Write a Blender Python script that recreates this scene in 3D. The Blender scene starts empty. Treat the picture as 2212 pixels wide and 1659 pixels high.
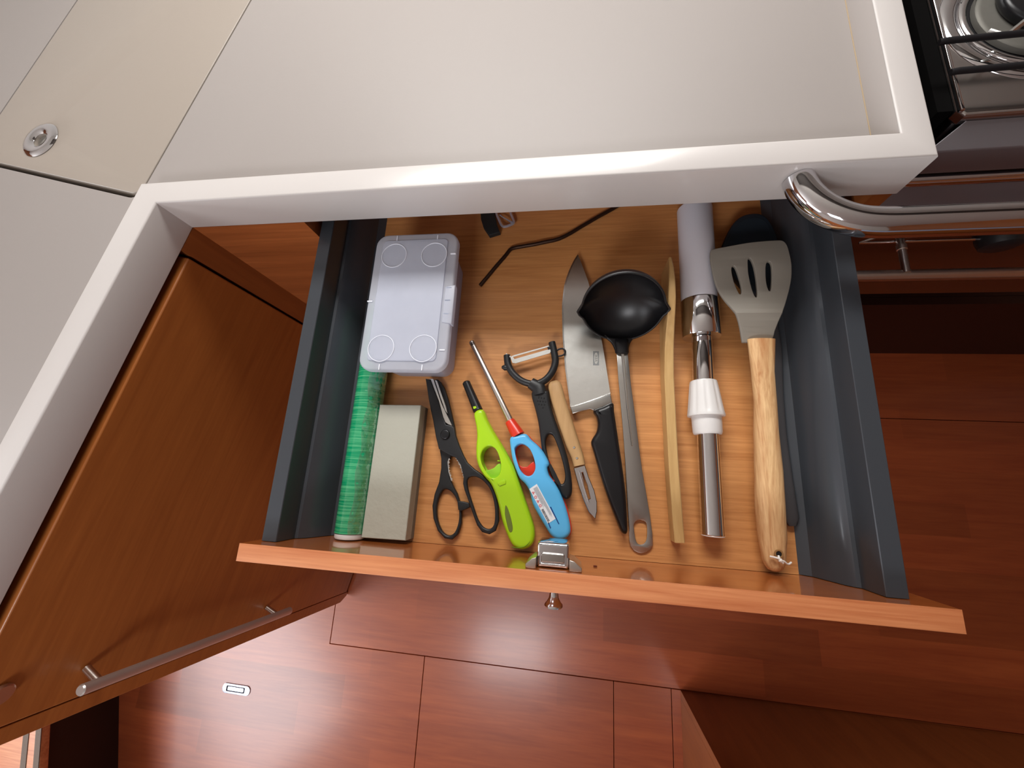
import bpy, bmesh, math, random
from mathutils import Vector, Matrix
from mathutils.geometry import tessellate_polygon
random.seed(7)
S = bpy.context.scene
COL = S.collection
PI = math.pi

# ------------------------------------------------------------------ camera, world, lights, exposure
cd = bpy.data.cameras.new('camera'); cam = bpy.data.objects.new('camera', cd); COL.objects.link(cam)
cd.sensor_width = 36; cd.lens = 13.9482; cd.clip_start = .01
cam.matrix_world = Matrix([[0.987811, -0.019492, 0.154433, 0.294798], [0.055561, 0.970927, -0.232839, 0.083626], [-0.145404, 0.238581, 0.960175, 0.508214], [0.0, 0.0, 0.0, 1.0]])
S.camera = cam
S.view_settings.view_transform = 'Standard'; S.view_settings.look = 'None'
S.view_settings.gamma = 1; S.view_settings.use_curve_mapping = False
S.view_settings.exposure = 0.0
S.cycles.use_denoising = True
S.cycles.max_bounces = 8
W = bpy.data.worlds.new('world'); S.world = W; W.use_nodes = True
W.node_tree.nodes['Background'].inputs[0].default_value = (.75, .85, 1, 1)
W.node_tree.nodes['Background'].inputs[1].default_value = .3

def area(name, loc, target, sx, sy, power, col=(1, 1, 1), spread=180):
    l = bpy.data.lights.new(name, 'AREA'); l.shape = 'RECTANGLE'; l.size = sx; l.size_y = sy
    l.energy = power; l.color = col; l.spread = math.radians(spread)
    o = bpy.data.objects.new(name, l); COL.objects.link(o); o.location = loc
    o.rotation_euler = (Vector(target) - Vector(loc)).to_track_quat('-Z', 'Y').to_euler()
    return o
area('companionway_daylight', (-1.8, -1.3, 1.12), (-.9, -.6, -.7), 1.2, 1.1, 19, (.92, .95, 1), 110)
area('galley_port_daylight', (.15, 1.14, .98), (.2, .1, 0), .9, .26, 18, (1, .98, .95))
area('deck_hatch_daylight', (-.1, -1.0, 1.15), (-.15, .1, .05), .5, .5, 7.5, (.97, .97, 1), 120)

area('ceiling_fill_light', (-2.45, -.5, .35), (.1, -.1, 1.25), .9, .4, 34, (.95, .97, 1))  # added fill aimed at the ceiling to brighten reflections in the metal

# ------------------------------------------------------------------ materials
def lin(c):
    return tuple(((v/255)/12.92 if v/255 <= .04045 else ((v/255+.055)/1.055)**2.4) for v in c) + (1,)
def mat(name, c, rough=.5, metal=0, spec=.5, bump=0, bscale=60, coat=0, trans=0, ior=1.45, sub=0, var=0, vscale=8, alpha=1):
    m = bpy.data.materials.new(name); m.use_nodes = True
    nt = m.node_tree; b = nt.nodes['Principled BSDF']
    b.inputs['Base Color'].default_value = lin(c); b.inputs['Roughness'].default_value = rough
    b.inputs['Metallic'].default_value = metal; b.inputs['Specular IOR Level'].default_value = spec
    b.inputs['Coat Weight'].default_value = coat; b.inputs['Coat Roughness'].default_value = .12
    b.inputs['Transmission Weight'].default_value = trans; b.inputs['IOR'].default_value = ior
    b.inputs['Alpha'].default_value = alpha
    if sub:
        b.inputs['Subsurface Weight'].default_value = sub; b.inputs['Subsurface Scale'].default_value = .01
    tc = nt.nodes.new('ShaderNodeTexCoord')
    n = nt.nodes.new('ShaderNodeTexNoise'); n.inputs['Scale'].default_value = vscale; n.inputs['Detail'].default_value = 4
    nt.links.new(tc.outputs['Object'], n.inputs['Vector'])
    mx = nt.nodes.new('ShaderNodeMix'); mx.data_type = 'RGBA'
    mx.inputs[6].default_value = tuple(v*(1-var) for v in lin(c)[:3])+(1,)
    mx.inputs[7].default_value = tuple(min(1, v*(1+var)) for v in lin(c)[:3])+(1,)
    nt.links.new(n.outputs['Fac'], mx.inputs[0]); nt.links.new(mx.outputs[2], b.inputs['Base Color'])
    if bump:
        n2 = nt.nodes.new('ShaderNodeTexNoise'); n2.inputs['Scale'].default_value = bscale; n2.inputs['Detail'].default_value = 5
        nt.links.new(tc.outputs['Object'], n2.inputs['Vector'])
        bp = nt.nodes.new('ShaderNodeBump'); bp.inputs['Strength'].default_value = bump; bp.inputs['Distance'].default_value = .002
        nt.links.new(n2.outputs['Fac'], bp.inputs['Height']); nt.links.new(bp.outputs[0], b.inputs['Normal'])
    return m
def wood(name, c1, c2, scale=(3, 60, 60), rough=.4, coat=0, rot=(0, 0, 0), bands=None, bump=.15, coatr=.08, contrast=1.0):
    """long-grain wood: stretched noise for the grain, finer streaks on top; bands = veneer strips of slightly different tone"""
    m = bpy.data.materials.new(name); m.use_nodes = True; nt = m.node_tree; b = nt.nodes['Principled BSDF']
    L = nt.links.new
    tc = nt.nodes.new('ShaderNodeTexCoord'); mp = nt.nodes.new('ShaderNodeMapping')
    mp.inputs['Scale'].default_value = scale; mp.inputs['Rotation'].default_value = rot
    L(tc.outputs['Object'], mp.inputs[0])
    n = nt.nodes.new('ShaderNodeTexNoise'); n.inputs['Scale'].default_value = 1; n.inputs['Detail'].default_value = 6
    n.inputs['Roughness'].default_value = .62; n.inputs['Distortion'].default_value = .6
    L(mp.outputs[0], n.inputs['Vector'])
    mp2 = nt.nodes.new('ShaderNodeMapping'); mp2.inputs['Scale'].default_value = tuple(s*4.5 if s > 20 else s*3.5 for s in scale); mp2.inputs['Rotation'].default_value = rot
    L(tc.outputs['Object'], mp2.inputs[0])
    n2 = nt.nodes.new('ShaderNodeTexNoise'); n2.inputs['Scale'].default_value = 1; n2.inputs['Detail'].default_value = 3
    L(mp2.outputs[0], n2.inputs['Vector'])
    add = nt.nodes.new('ShaderNodeMath'); add.operation = 'MULTIPLY_ADD'; add.inputs[1].default_value = .45
    L(n2.outputs['Fac'], add.inputs[0]); L(n.outputs['Fac'], add.inputs[2])
    rmp = nt.nodes.new('ShaderNodeMapRange'); rmp.inputs[1].default_value = .72-.28/contrast; rmp.inputs[2].default_value = .72+.28/contrast
    L(add.outputs[0], rmp.inputs[0])
    mx = nt.nodes.new('ShaderNodeMix'); mx.data_type = 'RGBA'
    mx.inputs[6].default_value = lin(c1); mx.inputs[7].default_value = lin(c2)
    L(rmp.outputs[0], mx.inputs[0]); out = mx.outputs[2]
    if bands:
        bw, bl, amt = bands
        sp = nt.nodes.new('ShaderNodeSeparateXYZ'); L(tc.outputs['Object'], sp.inputs[0])
        dv = nt.nodes.new('ShaderNodeMath'); dv.operation = 'DIVIDE'; dv.inputs[1].default_value = bw; L(sp.outputs[1], dv.inputs[0])
        fl = nt.nodes.new('ShaderNodeMath'); fl.operation = 'FLOOR'; L(dv.outputs[0], fl.inputs[0])
        w1 = nt.nodes.new('ShaderNodeTexWhiteNoise'); w1.noise_dimensions = '1D'; L(fl.outputs[0], w1.inputs['W'])
        dx = nt.nodes.new('ShaderNodeMath'); dx.operation = 'DIVIDE'; dx.inputs[1].default_value = bl; L(sp.outputs[0], dx.inputs[0])
        ax = nt.nodes.new('ShaderNodeMath'); ax.operation = 'ADD'; L(dx.outputs[0], ax.inputs[0]); L(w1.outputs['Value'], ax.inputs[1])
        fx = nt.nodes.new('ShaderNodeMath'); fx.operation = 'FLOOR'; L(ax.outputs[0], fx.inputs[0])
        cb = nt.nodes.new('ShaderNodeCombineXYZ'); L(fx.outputs[0], cb.inputs[0]); L(fl.outputs[0], cb.inputs[1])
        w2 = nt.nodes.new('ShaderNodeTexWhiteNoise'); w2.noise_dimensions = '2D'; L(cb.outputs[0], w2.inputs['Vector'])
        mr = nt.nodes.new('ShaderNodeMapRange'); mr.inputs[3].default_value = 1-amt; mr.inputs[4].default_value = 1+amt
        L(w2.outputs['Value'], mr.inputs[0])
        hv = nt.nodes.new('ShaderNodeHueSaturation'); L(out, hv.inputs['Color']); L(mr.outputs[0], hv.inputs['Value']); out = hv.outputs[0]
    L(out, b.inputs['Base Color']); b.inputs['Roughness'].default_value = rough
    b.inputs['Coat Weight'].default_value = coat; b.inputs['Coat Roughness'].default_value = coatr
    bp = nt.nodes.new('ShaderNodeBump'); bp.inputs['Strength'].default_value = bump; bp.inputs['Distance'].default_value = .0006
    L(add.outputs[0], bp.inputs['Height']); L(bp.outputs[0], b.inputs['Normal'])
    return m

WHITE = mat('counter_solid_white', (202, 197, 194), .32, bump=.02, bscale=300, var=.02, vscale=2, coat=.15)
DECK = mat('counter_inset_grey', (154, 147, 143), .5, bump=.03, bscale=300, var=.03, vscale=2)
LIDM = mat('counter_lid_grey', (158, 148, 138), .4, bump=.03, bscale=300, var=.03, vscale=2)
TEAK_H = wood('mahogany_horizontal_grain', (132, 72, 36), (176, 102, 54), (3, 70, 70), .38, coat=.25)
TEAK_V = wood('mahogany_vertical_grain', (126, 68, 32), (156, 90, 44), (30, 30, 2.5), .36, coat=.25, bump=.08)
TEAK_D = wood('mahogany_door_veneer', (142, 78, 32), (172, 102, 46), (9, 2.5, 55), .42, coat=.15, bump=.04, contrast=.8)
EDGE = wood('mahogany_edge_strip', (184, 106, 64), (214, 142, 94), (4, 90, 90), .42, coat=.1, contrast=1.3)
PANEL_IN = wood('mahogany_glossy_inner_face', (150, 78, 32), (178, 100, 46), (3, 50, 50), .28, coat=1, coatr=.07, bump=.02)
FLOORW = wood('cherry_floor_lacquered', (140, 62, 34), (170, 86, 46), (3, 34, 34), .36, coat=.5, coatr=.2, bands=(.085, .55, .16), bump=.03)
DRAWERW = wood('oak_drawer_bottom', (176, 114, 62), (216, 154, 94), (7, 150, 150), .42, coat=.18, bump=.15, contrast=.95)
GREYMET = mat('grey_coated_metal', (68, 72, 78), .32, metal=.3, bump=.02, bscale=500, coat=.2)
CHROME = mat('polished_chrome', (225, 225, 228), .07, metal=1)
BRUSHED = mat('brushed_steel', (190, 188, 184), .27, metal=1, bump=.05, bscale=120)
STEEL = mat('worn_steel_blade', (226, 226, 222), .3, metal=1, bump=.08, bscale=90, var=.06, vscale=40)
STOVEM = mat('stove_polished_steel', (196, 192, 190), .24, metal=1, bump=.03, bscale=25)
NICKEL = mat('satin_nickel', (214, 206, 198), .3, metal=1)
DARKM = mat('dark_bronze_rod', (74, 58, 50), .38, metal=.9, bump=.1)
BLACKP = mat('black_plastic', (30, 31, 33), .42, bump=.06, bscale=400)
BLACKG = mat('black_satin_nylon', (20, 20, 23), .34)
BLACKR = mat('black_rubber_strap', (30, 34, 36), .6)
IRON = mat('blackened_iron', (34, 33, 36), .5, metal=.4, bump=.1, bscale=200)
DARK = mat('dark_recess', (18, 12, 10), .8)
GREENF = mat('green_cling_film', (10, 168, 112), .2, coat=.7, bump=.0, sub=.0)
WHITEP = mat('white_plastic', (226, 224, 222), .34, coat=.1)
VIOLETP = mat('bluish_white_plastic', (214, 212, 220), .3, coat=.3)
STONE = mat('grey_whetstone', (172, 171, 158), .85, bump=.35, bscale=130, var=.05, vscale=25)
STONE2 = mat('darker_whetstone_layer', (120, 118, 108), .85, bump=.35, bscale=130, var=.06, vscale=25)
LIME = mat('lime_green_plastic', (168, 214, 28), .3, coat=.2)
LIME2 = mat('lime_green_trigger_plastic', (150, 205, 50), .4)  # trigger plastic in its own green
SLITG = mat('smoky_green_window', (104, 118, 44), .25, coat=.5)
BLUE = mat('sky_blue_plastic', (92, 182, 234), .3, coat=.2)
BLUED = mat('deep_blue_slot', (20, 66, 130), .6)
RED = mat('red_plastic', (214, 52, 30), .33, coat=.2)
PAPER = mat('white_sticker', (232, 234, 238), .5)
INK = mat('grey_ink', (110, 112, 122), .7)
INKB = mat('black_ink', (60, 60, 66), .7)
INKR = mat('red_ink', (214, 76, 84), .6)
BEECH = wood('worn_beech', (166, 128, 84), (196, 158, 108), (40, 5, 40), .6, rot=(0, 0, .2))
BAMBOO = wood('bamboo', (178, 138, 84), (214, 178, 120), (50, 6, 50), .5)
ACACIA = wood('light_acacia', (186, 130, 82), (234, 196, 144), (120, 7, 120), .45, contrast=1.5)
GREYS = mat('warm_grey_silicone', (136, 130, 120), .5)
DARKS = mat('dark_blue_grey_silicone', (38, 46, 54), .42)
DARKW = mat('painted_shade_wood', (44, 18, 10), .5, var=.1, vscale=20)  # shade of the step side and stove recess put into the colour
STRING = mat('white_cotton_string', (235, 228, 220), .9)
GRIP = mat('grey_anti_slip_strip', (112, 98, 88), .9, bump=.5, bscale=300)
CEIL = mat('white_vinyl_headliner', (206, 203, 197), .6, bump=.05)
ALU = mat('bright_chrome_pull', (206, 210, 226), .32, metal=.7)

def plastic_clear():
    m = bpy.data.materials.new('frosted_polypropylene'); m.use_nodes = True; nt = m.node_tree
    b = nt.nodes['Principled BSDF']; b.inputs['Base Color'].default_value = lin((238, 241, 250))
    b.inputs['Roughness'].default_value = .32; b.inputs['Coat Weight'].default_value = .3
    t = nt.nodes.new('ShaderNodeBsdfTranslucent'); t.inputs[0].default_value = lin((225, 228, 238))
    tr = nt.nodes.new('ShaderNodeBsdfTransparent'); tr.inputs[0].default_value = lin((235, 238, 245))
    m1 = nt.nodes.new('ShaderNodeMixShader'); m1.inputs[0].default_value = .35
    m2 = nt.nodes.new('ShaderNodeMixShader')
    n = nt.nodes.new('ShaderNodeTexNoise'); n.inputs['Scale'].default_value = 30
    tc = nt.nodes.new('ShaderNodeTexCoord'); nt.links.new(tc.outputs['Object'], n.inputs['Vector'])
    mr = nt.nodes.new('ShaderNodeMapRange'); mr.inputs[3].default_value = .36; mr.inputs[4].default_value = .46
    nt.links.new(n.outputs['Fac'], mr.inputs[0]); nt.links.new(mr.outputs[0], m2.inputs[0])
    nt.links.new(b.outputs[0], m1.inputs[1]); nt.links.new(t.outputs[0], m1.inputs[2])
    nt.links.new(m1.outputs[0], m2.inputs[1]); nt.links.new(tr.outputs[0], m2.inputs[2])
    nt.links.new(m2.outputs[0], nt.nodes['Material Output'].inputs['Surface'])
    return m
CLEAR = plastic_clear()
def film_bumps(m):      # ridges of wound film round the roll
    nt = m.node_tree; b = nt.nodes['Principled BSDF']; tc = nt.nodes.new('ShaderNodeTexCoord')
    mp = nt.nodes.new('ShaderNodeMapping'); mp.inputs['Scale'].default_value = (8, 260, 8)
    n = nt.nodes.new('ShaderNodeTexNoise'); n.inputs['Scale'].default_value = 1; n.inputs['Detail'].default_value = 3
    bp = nt.nodes.new('ShaderNodeBump'); bp.inputs['Strength'].default_value = .55; bp.inputs['Distance'].default_value = .0016
    nt.links.new(tc.outputs['Object'], mp.inputs[0]); nt.links.new(mp.outputs[0], n.inputs['Vector'])
    nt.links.new(n.outputs['Fac'], bp.inputs['Height']); nt.links.new(bp.outputs[0], b.inputs['Normal'])
film_bumps(GREENF)
def film_streaks(m):
    nt = m.node_tree; b = nt.nodes['Principled BSDF']; tc = nt.nodes.new('ShaderNodeTexCoord')
    mp = nt.nodes.new('ShaderNodeMapping'); mp.inputs['Scale'].default_value = (20, 520, 20)
    n = nt.nodes.new('ShaderNodeTexNoise'); n.inputs['Scale'].default_value = 1; n.inputs['Detail'].default_value = 5
    cr_ = nt.nodes.new('ShaderNodeValToRGB'); e = cr_.color_ramp.elements
    e[0].position = .42; e[0].color = lin((4, 146, 96)); e[1].position = .95; e[1].color = lin((120, 214, 156))
    nt.links.new(tc.outputs['Object'], mp.inputs[0]); nt.links.new(mp.outputs[0], n.inputs['Vector'])
    nt.links.new(n.outputs['Fac'], cr_.inputs[0]); nt.links.new(cr_.outputs[0], b.inputs['Base Color'])
film_streaks(GREENF)

# ------------------------------------------------------------------ object helpers (all shapes are given in room coordinates, metres)
ORG = {}
def org(p): return ORG.get(p.name, Vector((0, 0, 0))) if p else None
def mesh_obj(name, verts, faces, material, parent=None, smooth=None, flip=False):
    me = bpy.data.meshes.new(name)
    if parent: o0 = org(parent)
    else:
        xs = [v[0] for v in verts]; ys = [v[1] for v in verts]; zs = [v[2] for v in verts]
        o0 = Vector(((min(xs)+max(xs))/2, (min(ys)+max(ys))/2, min(zs)))
    me.from_pydata([tuple(Vector(v)-o0) for v in verts], [], [list(f) for f in faces])
    bm = bmesh.new(); bm.from_mesh(me); bmesh.ops.remove_doubles(bm, verts=bm.verts, dist=1e-6)
    bmesh.ops.recalc_face_normals(bm, faces=bm.faces); bm.to_mesh(me); bm.free()
    me.materials.append(material)
    if smooth is not None:
        me.shade_smooth(); me.set_sharp_from_angle(angle=math.radians(smooth))
    o = bpy.data.objects.new(name, me); COL.objects.link(o)
    if parent: o.parent = parent; ORG[o.name] = o0
    else: o.location = o0; ORG[o.name] = o0
    return o
def thing(name, label, cat, loc, group=None):
    o = bpy.data.objects.new(name, None); COL.objects.link(o); o.empty_display_size = .02
    o.location = loc; ORG[o.name] = Vector(loc); o['label'] = label; o['category'] = cat
    if group: o['group'] = group
    return o
def struct(o, label=None):
    o['kind'] = 'structure'
    if label: o['label'] = label
    return o
def lab(o, t): o['label'] = t; return o
def box(name, x, y, z, material, parent=None, r=0):
    pts = [(x[0], y[0]), (x[1], y[0]), (x[1], y[1]), (x[0], y[1])]
    return prism(name, pts, z[0], z[1], material, parent, r=r)
def smooth_loop(pts, n=6):
    out = []; N = len(pts)
    for i in range(N):
        p0, p1, p2, p3 = (Vector(pts[(i+k-1) % N][:2]) for k in range(4))
        for k in range(n):
            t = k/n
            out.append(tuple(.5*((2*p1)+(p2-p0)*t+(2*p0-5*p1+4*p2-p3)*t*t+(3*p1-p0-3*p2+p3)*t**3)))
    return out
def smooth_path(pts, n=6):
    out = []; N = len(pts)
    P = [Vector(p) for p in pts]
    for i in range(N-1):
        p0 = P[max(i-1, 0)]; p1 = P[i]; p2 = P[i+1]; p3 = P[min(i+2, N-1)]
        for k in range(n):
            t = k/n
            out.append(.5*((2*p1)+(p2-p0)*t+(2*p0-5*p1+4*p2-p3)*t*t+(3*p1-p0-3*p2+p3)*t**3))
    out.append(P[-1]); return [tuple(v) for v in out]
def area2(p): return sum(p[i][0]*p[(i+1) % len(p)][1]-p[(i+1) % len(p)][0]*p[i][1] for i in range(len(p)))/2
def clean(p):
    q = []
    for a in p:
        if not q or (Vector(a[:2])-Vector(q[-1][:2])).length > 2e-5: q.append(tuple(a[:2]))
    if (Vector(q[0])-Vector(q[-1])).length < 2e-5: q.pop()
    return q
def inset(p, d):        # p counter-clockwise: moves inwards by d
    n = len(p); out = []
    for i in range(n):
        a, b, c = Vector(p[i-1]), Vector(p[i]), Vector(p[(i+1) % n])
        e1 = (b-a).normalized(); e2 = (c-b).normalized()
        n1 = Vector((-e1.y, e1.x)); n2 = Vector((-e2.y, e2.x)); m = n1+n2
        if m.length < 1e-6: m = n1
        m.normalize(); k = d/max(.5, m.dot(n1))
        out.append(tuple(b+m*k))
    return out
def prism(name, outer, z0, z1, material, parent=None, holes=(), r=0, rb=None, seg=3, smooth=35, sub=0, hr=None):
    """extruded outline with rounded rims; z0 and z1 may be functions of x, y"""
    f0 = z0 if callable(z0) else (lambda x, y: z0)
    f1 = z1 if callable(z1) else (lambda x, y: z1)
    if rb is None: rb = r
    loops = [clean(outer)]+[clean(h) for h in holes]
    if area2(loops[0]) < 0: loops[0].reverse()
    for i in range(1, len(loops)):
        if area2(loops[i]) > 0: loops[i].reverse()
    V = []; Fc = []; tops = []; bots = []
    for li, lp in enumerate(loops):
        R = r if (li == 0 or hr is None) else hr
        RB = rb if (li == 0 or hr is None) else min(hr, rb)
        rings = []
        def ring(d, h):
            q = inset(lp, d) if d else lp
            base = len(V)
            for (x, y) in q: V.append((x, y, h(x, y)))
            rings.append(base)
        ks = range(seg+1) if RB > 0 else [seg]
        for k in ks:
            th = PI/2*k/seg; ring(RB*(1-math.sin(th)), lambda x, y, t=th: f0(x, y)+RB*(1-math.cos(t)))
        ks = range(seg, -1, -1) if R > 0 else [seg]
        for k in ks:
            th = PI/2*k/seg; ring(R*(1-math.sin(th)), lambda x, y, t=th: f1(x, y)-R*(1-math.cos(t)))
        n = len(lp)
        for a, b in zip(rings[:-1], rings[1:]):
            for i in range(n):
                j = (i+1) % n; Fc.append((a+i, a+j, b+j, b+i))
        bots.append((rings[0], n)); tops.append((rings[-1], n))
    for group in (bots, tops):
        polys = [[Vector((V[b+i][0], V[b+i][1], 0)) for i in range(n)] for b, n in group]
        idx = [b+i for b, n in group for i in range(n)]
        for t in tessellate_polygon(polys): Fc.append(tuple(idx[k] for k in t))
    return mesh_obj(name, V, Fc, material, parent, smooth)
def tube(name, path, rad, material, parent=None, n=16, smooth=40, caps=True, sx=1, sz=1):
    P = [Vector(p) for p in path]; N = len(P)
    if not hasattr(rad, '__len__'): rad = [rad]*N
    T = []
    for i in range(N):
        d = P[min(i+1, N-1)]-P[max(i-1, 0)]
        if d.length < 1e-9: d = T[-1] if T else P[-1]-P[0]
        T.append(d.normalized())
    up = Vector((0, 0, 1)) if abs(T[0].z) < .9 else Vector((1, 0, 0))
    U = [(up-T[0]*up.dot(T[0])).normalized()]
    for i in range(1, N):
        u = U[-1]-T[i]*U[-1].dot(T[i]); U.append(u.normalized() if u.length > 1e-6 else U[-1])
    V = []; Fc = []
    for i in range(N):
        s = T[i].cross(U[i])
        for k in range(n):
            a = 2*PI*k/n; V.append(tuple(P[i]+(s*math.cos(a)*sx+U[i]*math.sin(a)*sz)*rad[i]))
    for i in range(N-1):
        for k in range(n):
            j = (k+1) % n; Fc.append((i*n+k, i*n+j, (i+1)*n+j, (i+1)*n+k))
    if caps: Fc.append(tuple(range(n-1, -1, -1))); Fc.append(tuple((N-1)*n+k for k in range(n)))
    return mesh_obj(name, V, Fc, material, parent, smooth)
def lathe(name, A, B, prof, material, parent=None, n=32, smooth=35, caps=True, flute=None):
    """prof: (fraction along A-B, radius)"""
    A = Vector(A); B = Vector(B); T = (B-A).normalized()
    up = Vector((0, 0, 1)) if abs(T.z) < .9 else Vector((1, 0, 0))
    u = (up-T*up.dot(T)).normalized(); s = T.cross(u); V = []; Fc = []
    for t, r in prof:
        c = A+(B-A)*t
        for k in range(n):
            a = 2*PI*k/n; q = r*(flute(a, t) if flute else 1)
            V.append(tuple(c+(s*math.cos(a)+u*math.sin(a))*q))
    N = len(prof)
    for i in range(N-1):
        for k in range(n):
            j = (k+1) % n; Fc.append((i*n+k, i*n+j, (i+1)*n+j, (i+1)*n+k))
    if caps: Fc.append(tuple(range(n-1, -1, -1))); Fc.append(tuple((N-1)*n+k for k in range(n)))
    return mesh_obj(name, V, Fc, material, parent, smooth)
def loft(name, st, material, parent=None, n=20, e=2.6, smooth=50, rot=None):
    """stations (x, y, z, half width, half height): superellipse sections, side axis horizontal"""
    P = [Vector(s[:3]) for s in st]; N = len(P); V = []; Fc = []
    for i, s in enumerate(st):
        T = (P[min(i+1, N-1)]-P[max(i-1, 0)]).normalized()
        sd = T.cross(Vector((0, 0, 1))).normalized(); u = sd.cross(T).normalized()
        for k in range(n):
            a = 2*PI*k/n; c, q = math.cos(a), math.sin(a)
            V.append(tuple(P[i]+sd*s[3]*math.copysign(abs(c)**(2/e), c)+u*s[4]*math.copysign(abs(q)**(2/e), q)))
    for i in range(N-1):
        for k in range(n):
            j = (k+1) % n; Fc.append((i*n+k, i*n+j, (i+1)*n+j, (i+1)*n+k))
    Fc.append(tuple(range(n-1, -1, -1))); Fc.append(tuple((N-1)*n+k for k in range(n)))
    return mesh_obj(name, V, Fc, material, parent, smooth)
def lr_stations(left, right, z, hh, ends=True):
    """stations from matching left and right edge points on top of a bar"""
    out = []
    for (a, b, zz, h) in zip(left, right, z, hh):
        A = Vector(a[:2]); B = Vector(b[:2]); m = (A+B)/2; out.append((m.x, m.y, zz, (A-B).length/2, h))
    if ends:
        def cap(s, t, k):  # rounded nose
            d = (Vector(s[:2])-Vector(t[:2])).normalized()*s[3]
            return (s[0]+d.x*k, s[1]+d.y*k, s[2], s[3]*math.sqrt(max(.02, 1-k*k)), s[4]*math.sqrt(max(.05, 1-k*k)))
        out = [cap(out[0], out[1], k) for k in (.99, .85, .5)]+out+[cap(out[-1], out[-2], k) for k in (.5, .85, .99)]
    return out
def ring(name, c, r, rr, material, parent=None, n=40, m=8, squash=1):
    V = []; Fc = []
    for i in range(n):
        a = 2*PI*i/n
        for k in range(m):
            b = 2*PI*k/m; q = r+rr*math.cos(b)
            V.append((c[0]+q*math.cos(a), c[1]+q*math.sin(a), c[2]+rr*squash*math.sin(b)))
    for i in range(n):
        for k in range(m):
            i2 = (i+1) % n; k2 = (k+1) % m; Fc.append((i*m+k, i2*m+k, i2*m+k2, i*m+k2))
    return mesh_obj(name, V, Fc, material, parent, 60)
def circle(c, r, n=24, ph=0): return [(c[0]+r*math.cos(ph+2*PI*i/n), c[1]+r*math.sin(ph+2*PI*i/n)) for i in range(n)]
def rrect(x0, x1, y0, y1, r, n=6):
    out = []
    for cx, cy, a0 in ((x1-r, y1-r, 0), (x0+r, y1-r, PI/2), (x0+r, y0+r, PI), (x1-r, y0+r, 1.5*PI)):
        for k in range(n+1):
            a = a0+PI/2*k/n; out.append((cx+r*math.cos(a), cy+r*math.sin(a)))
    return out

# ------------------------------------------------------------------ the setting
FZ = -.76
fl = thing('floor', 'glossy reddish cherry floor boards with fine panel seams', 'floor', (0, 0, FZ)); del fl['category']; fl['kind'] = 'structure'
g = .0009
def plank(pts, material=FLOORW): return prism('plank', pts, FZ-.02, FZ, material, fl, r=.0006, seg=1)
plank([(-.4245+g, -.4335+g), (1.9, -.4335+g), (1.9, .312-g), (-.4245+g, .312-g)])
plank([(-.4245+g, .312+g), (1.9, .312+g), (1.9, .95), (-.4245+g, .95)])
plank([(-2.6, .95), (-2.6, -2.2), (-.1215-g, -2.2), (-.1215-g, -.4335-g), (-.4245-g, -.4335-g), (-.4245-g, .95)])
plank([(-.1215+g, -2.2), (.417-g, -2.2), (.417-g, -.4335-g), (-.1215+g, -.4335-g)])
plank([(.417+g, -2.2), (.566-g, -2.2), (.566-g, -.4335-g), (.417+g, -.4335-g)])
plank([(.566+g, -2.2), (1.9, -2.2), (1.9, -.4335-g), (.566+g, -.4335-g)])
box('sub_floor', (-2.6, 1.9), (-2.2, .95), (FZ-.05, FZ-.021), DARK, fl)
# flush lifting pull let into the boards
pull = prism('floor_pull', rrect(-.757, -.661, -.602, -.575, .013), FZ-.001, FZ+.0025, ALU, fl, r=.0012, holes=[rrect(-.742, -.680, -.5955, -.5815, .002)])
prism('pull_recess', rrect(-.742, -.680, -.5955, -.5815, .002), FZ-.001, FZ+.0004, DARK, pull)
prism('pull_ring', rrect(-.738, -.684, -.5935, -.5835, .002), FZ-.0005, FZ+.0016, ALU, pull)

struct(box('wall_back', (-2.6, 1.9), (1.22, 1.26), (FZ-.05, 1.2), CEIL), 'pale lining behind the galley counter')
struct(box('dark_reflection_panel_1', (-.6, 1.9), (.62, .98), (1.185, 1.1995), mat('reflection_panel_brown', (74, 68, 64), .9)), 'added unseen dark ceiling panel that darkens reflections below')  # added unseen panel, gives dark reflections towards the back of the drawer
struct(box('wall_left', (-2.64, -2.6), (-2.2, 1.26), (FZ-.05, 1.2), TEAK_V))
struct(box('wall_right', (1.9, 1.94), (-2.2, 1.26), (FZ-.05, 1.2), TEAK_V))
struct(box('wall_front', (-2.64, 1.94), (-2.24, -2.2), (FZ-.05, 1.2), CEIL))
struct(box('ceiling', (-2.64, 1.94), (-2.24, 1.26), (1.2, 1.24), CEIL))

# ------------------------------------------------------------------ worktop
CT, CB, CX0, CX1, CY = .1534, .1026, -.2231, .6205, .3925
Dx, Dy = -.2364, -.9716          # run of the left-hand counter
Nx, Ny = .9716, -.2364           # its outward side
def dg(s, d): return (CX0+Dx*s+Nx*d, CY+Dy*s+Ny*d)
RD = .02
wt = thing('worktop', 'off-white moulded worktop with a raised rim turning the corner over the drawer', 'worktop', (.1, .7, CB))
rim_out = [(CX0, CY), (CX1, CY), (CX1, 1.215), (-1.3, 1.215)]+[(-1.3, -.35), dg(.76, 0)]
rim_in = [(CX1-.0265, CY+.0283), (CX1-.0265, 1.19), (-1.27, 1.19), (-1.27, -.30)]+[dg(.70, -.031), (CX0-.031, CY+.0283+.002)]
rim = prism('rim', rim_out, CB, CT, WHITE, wt, holes=[rim_in], r=.0022, rb=.001, hr=.0022)
lid_c = [(-0.5453,0.4867),(-0.2814,0.4162),(-0.2679,0.4354),(-0.1737,0.7524),(-0.5995,0.8267),(-0.6426,0.7022)]
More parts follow.
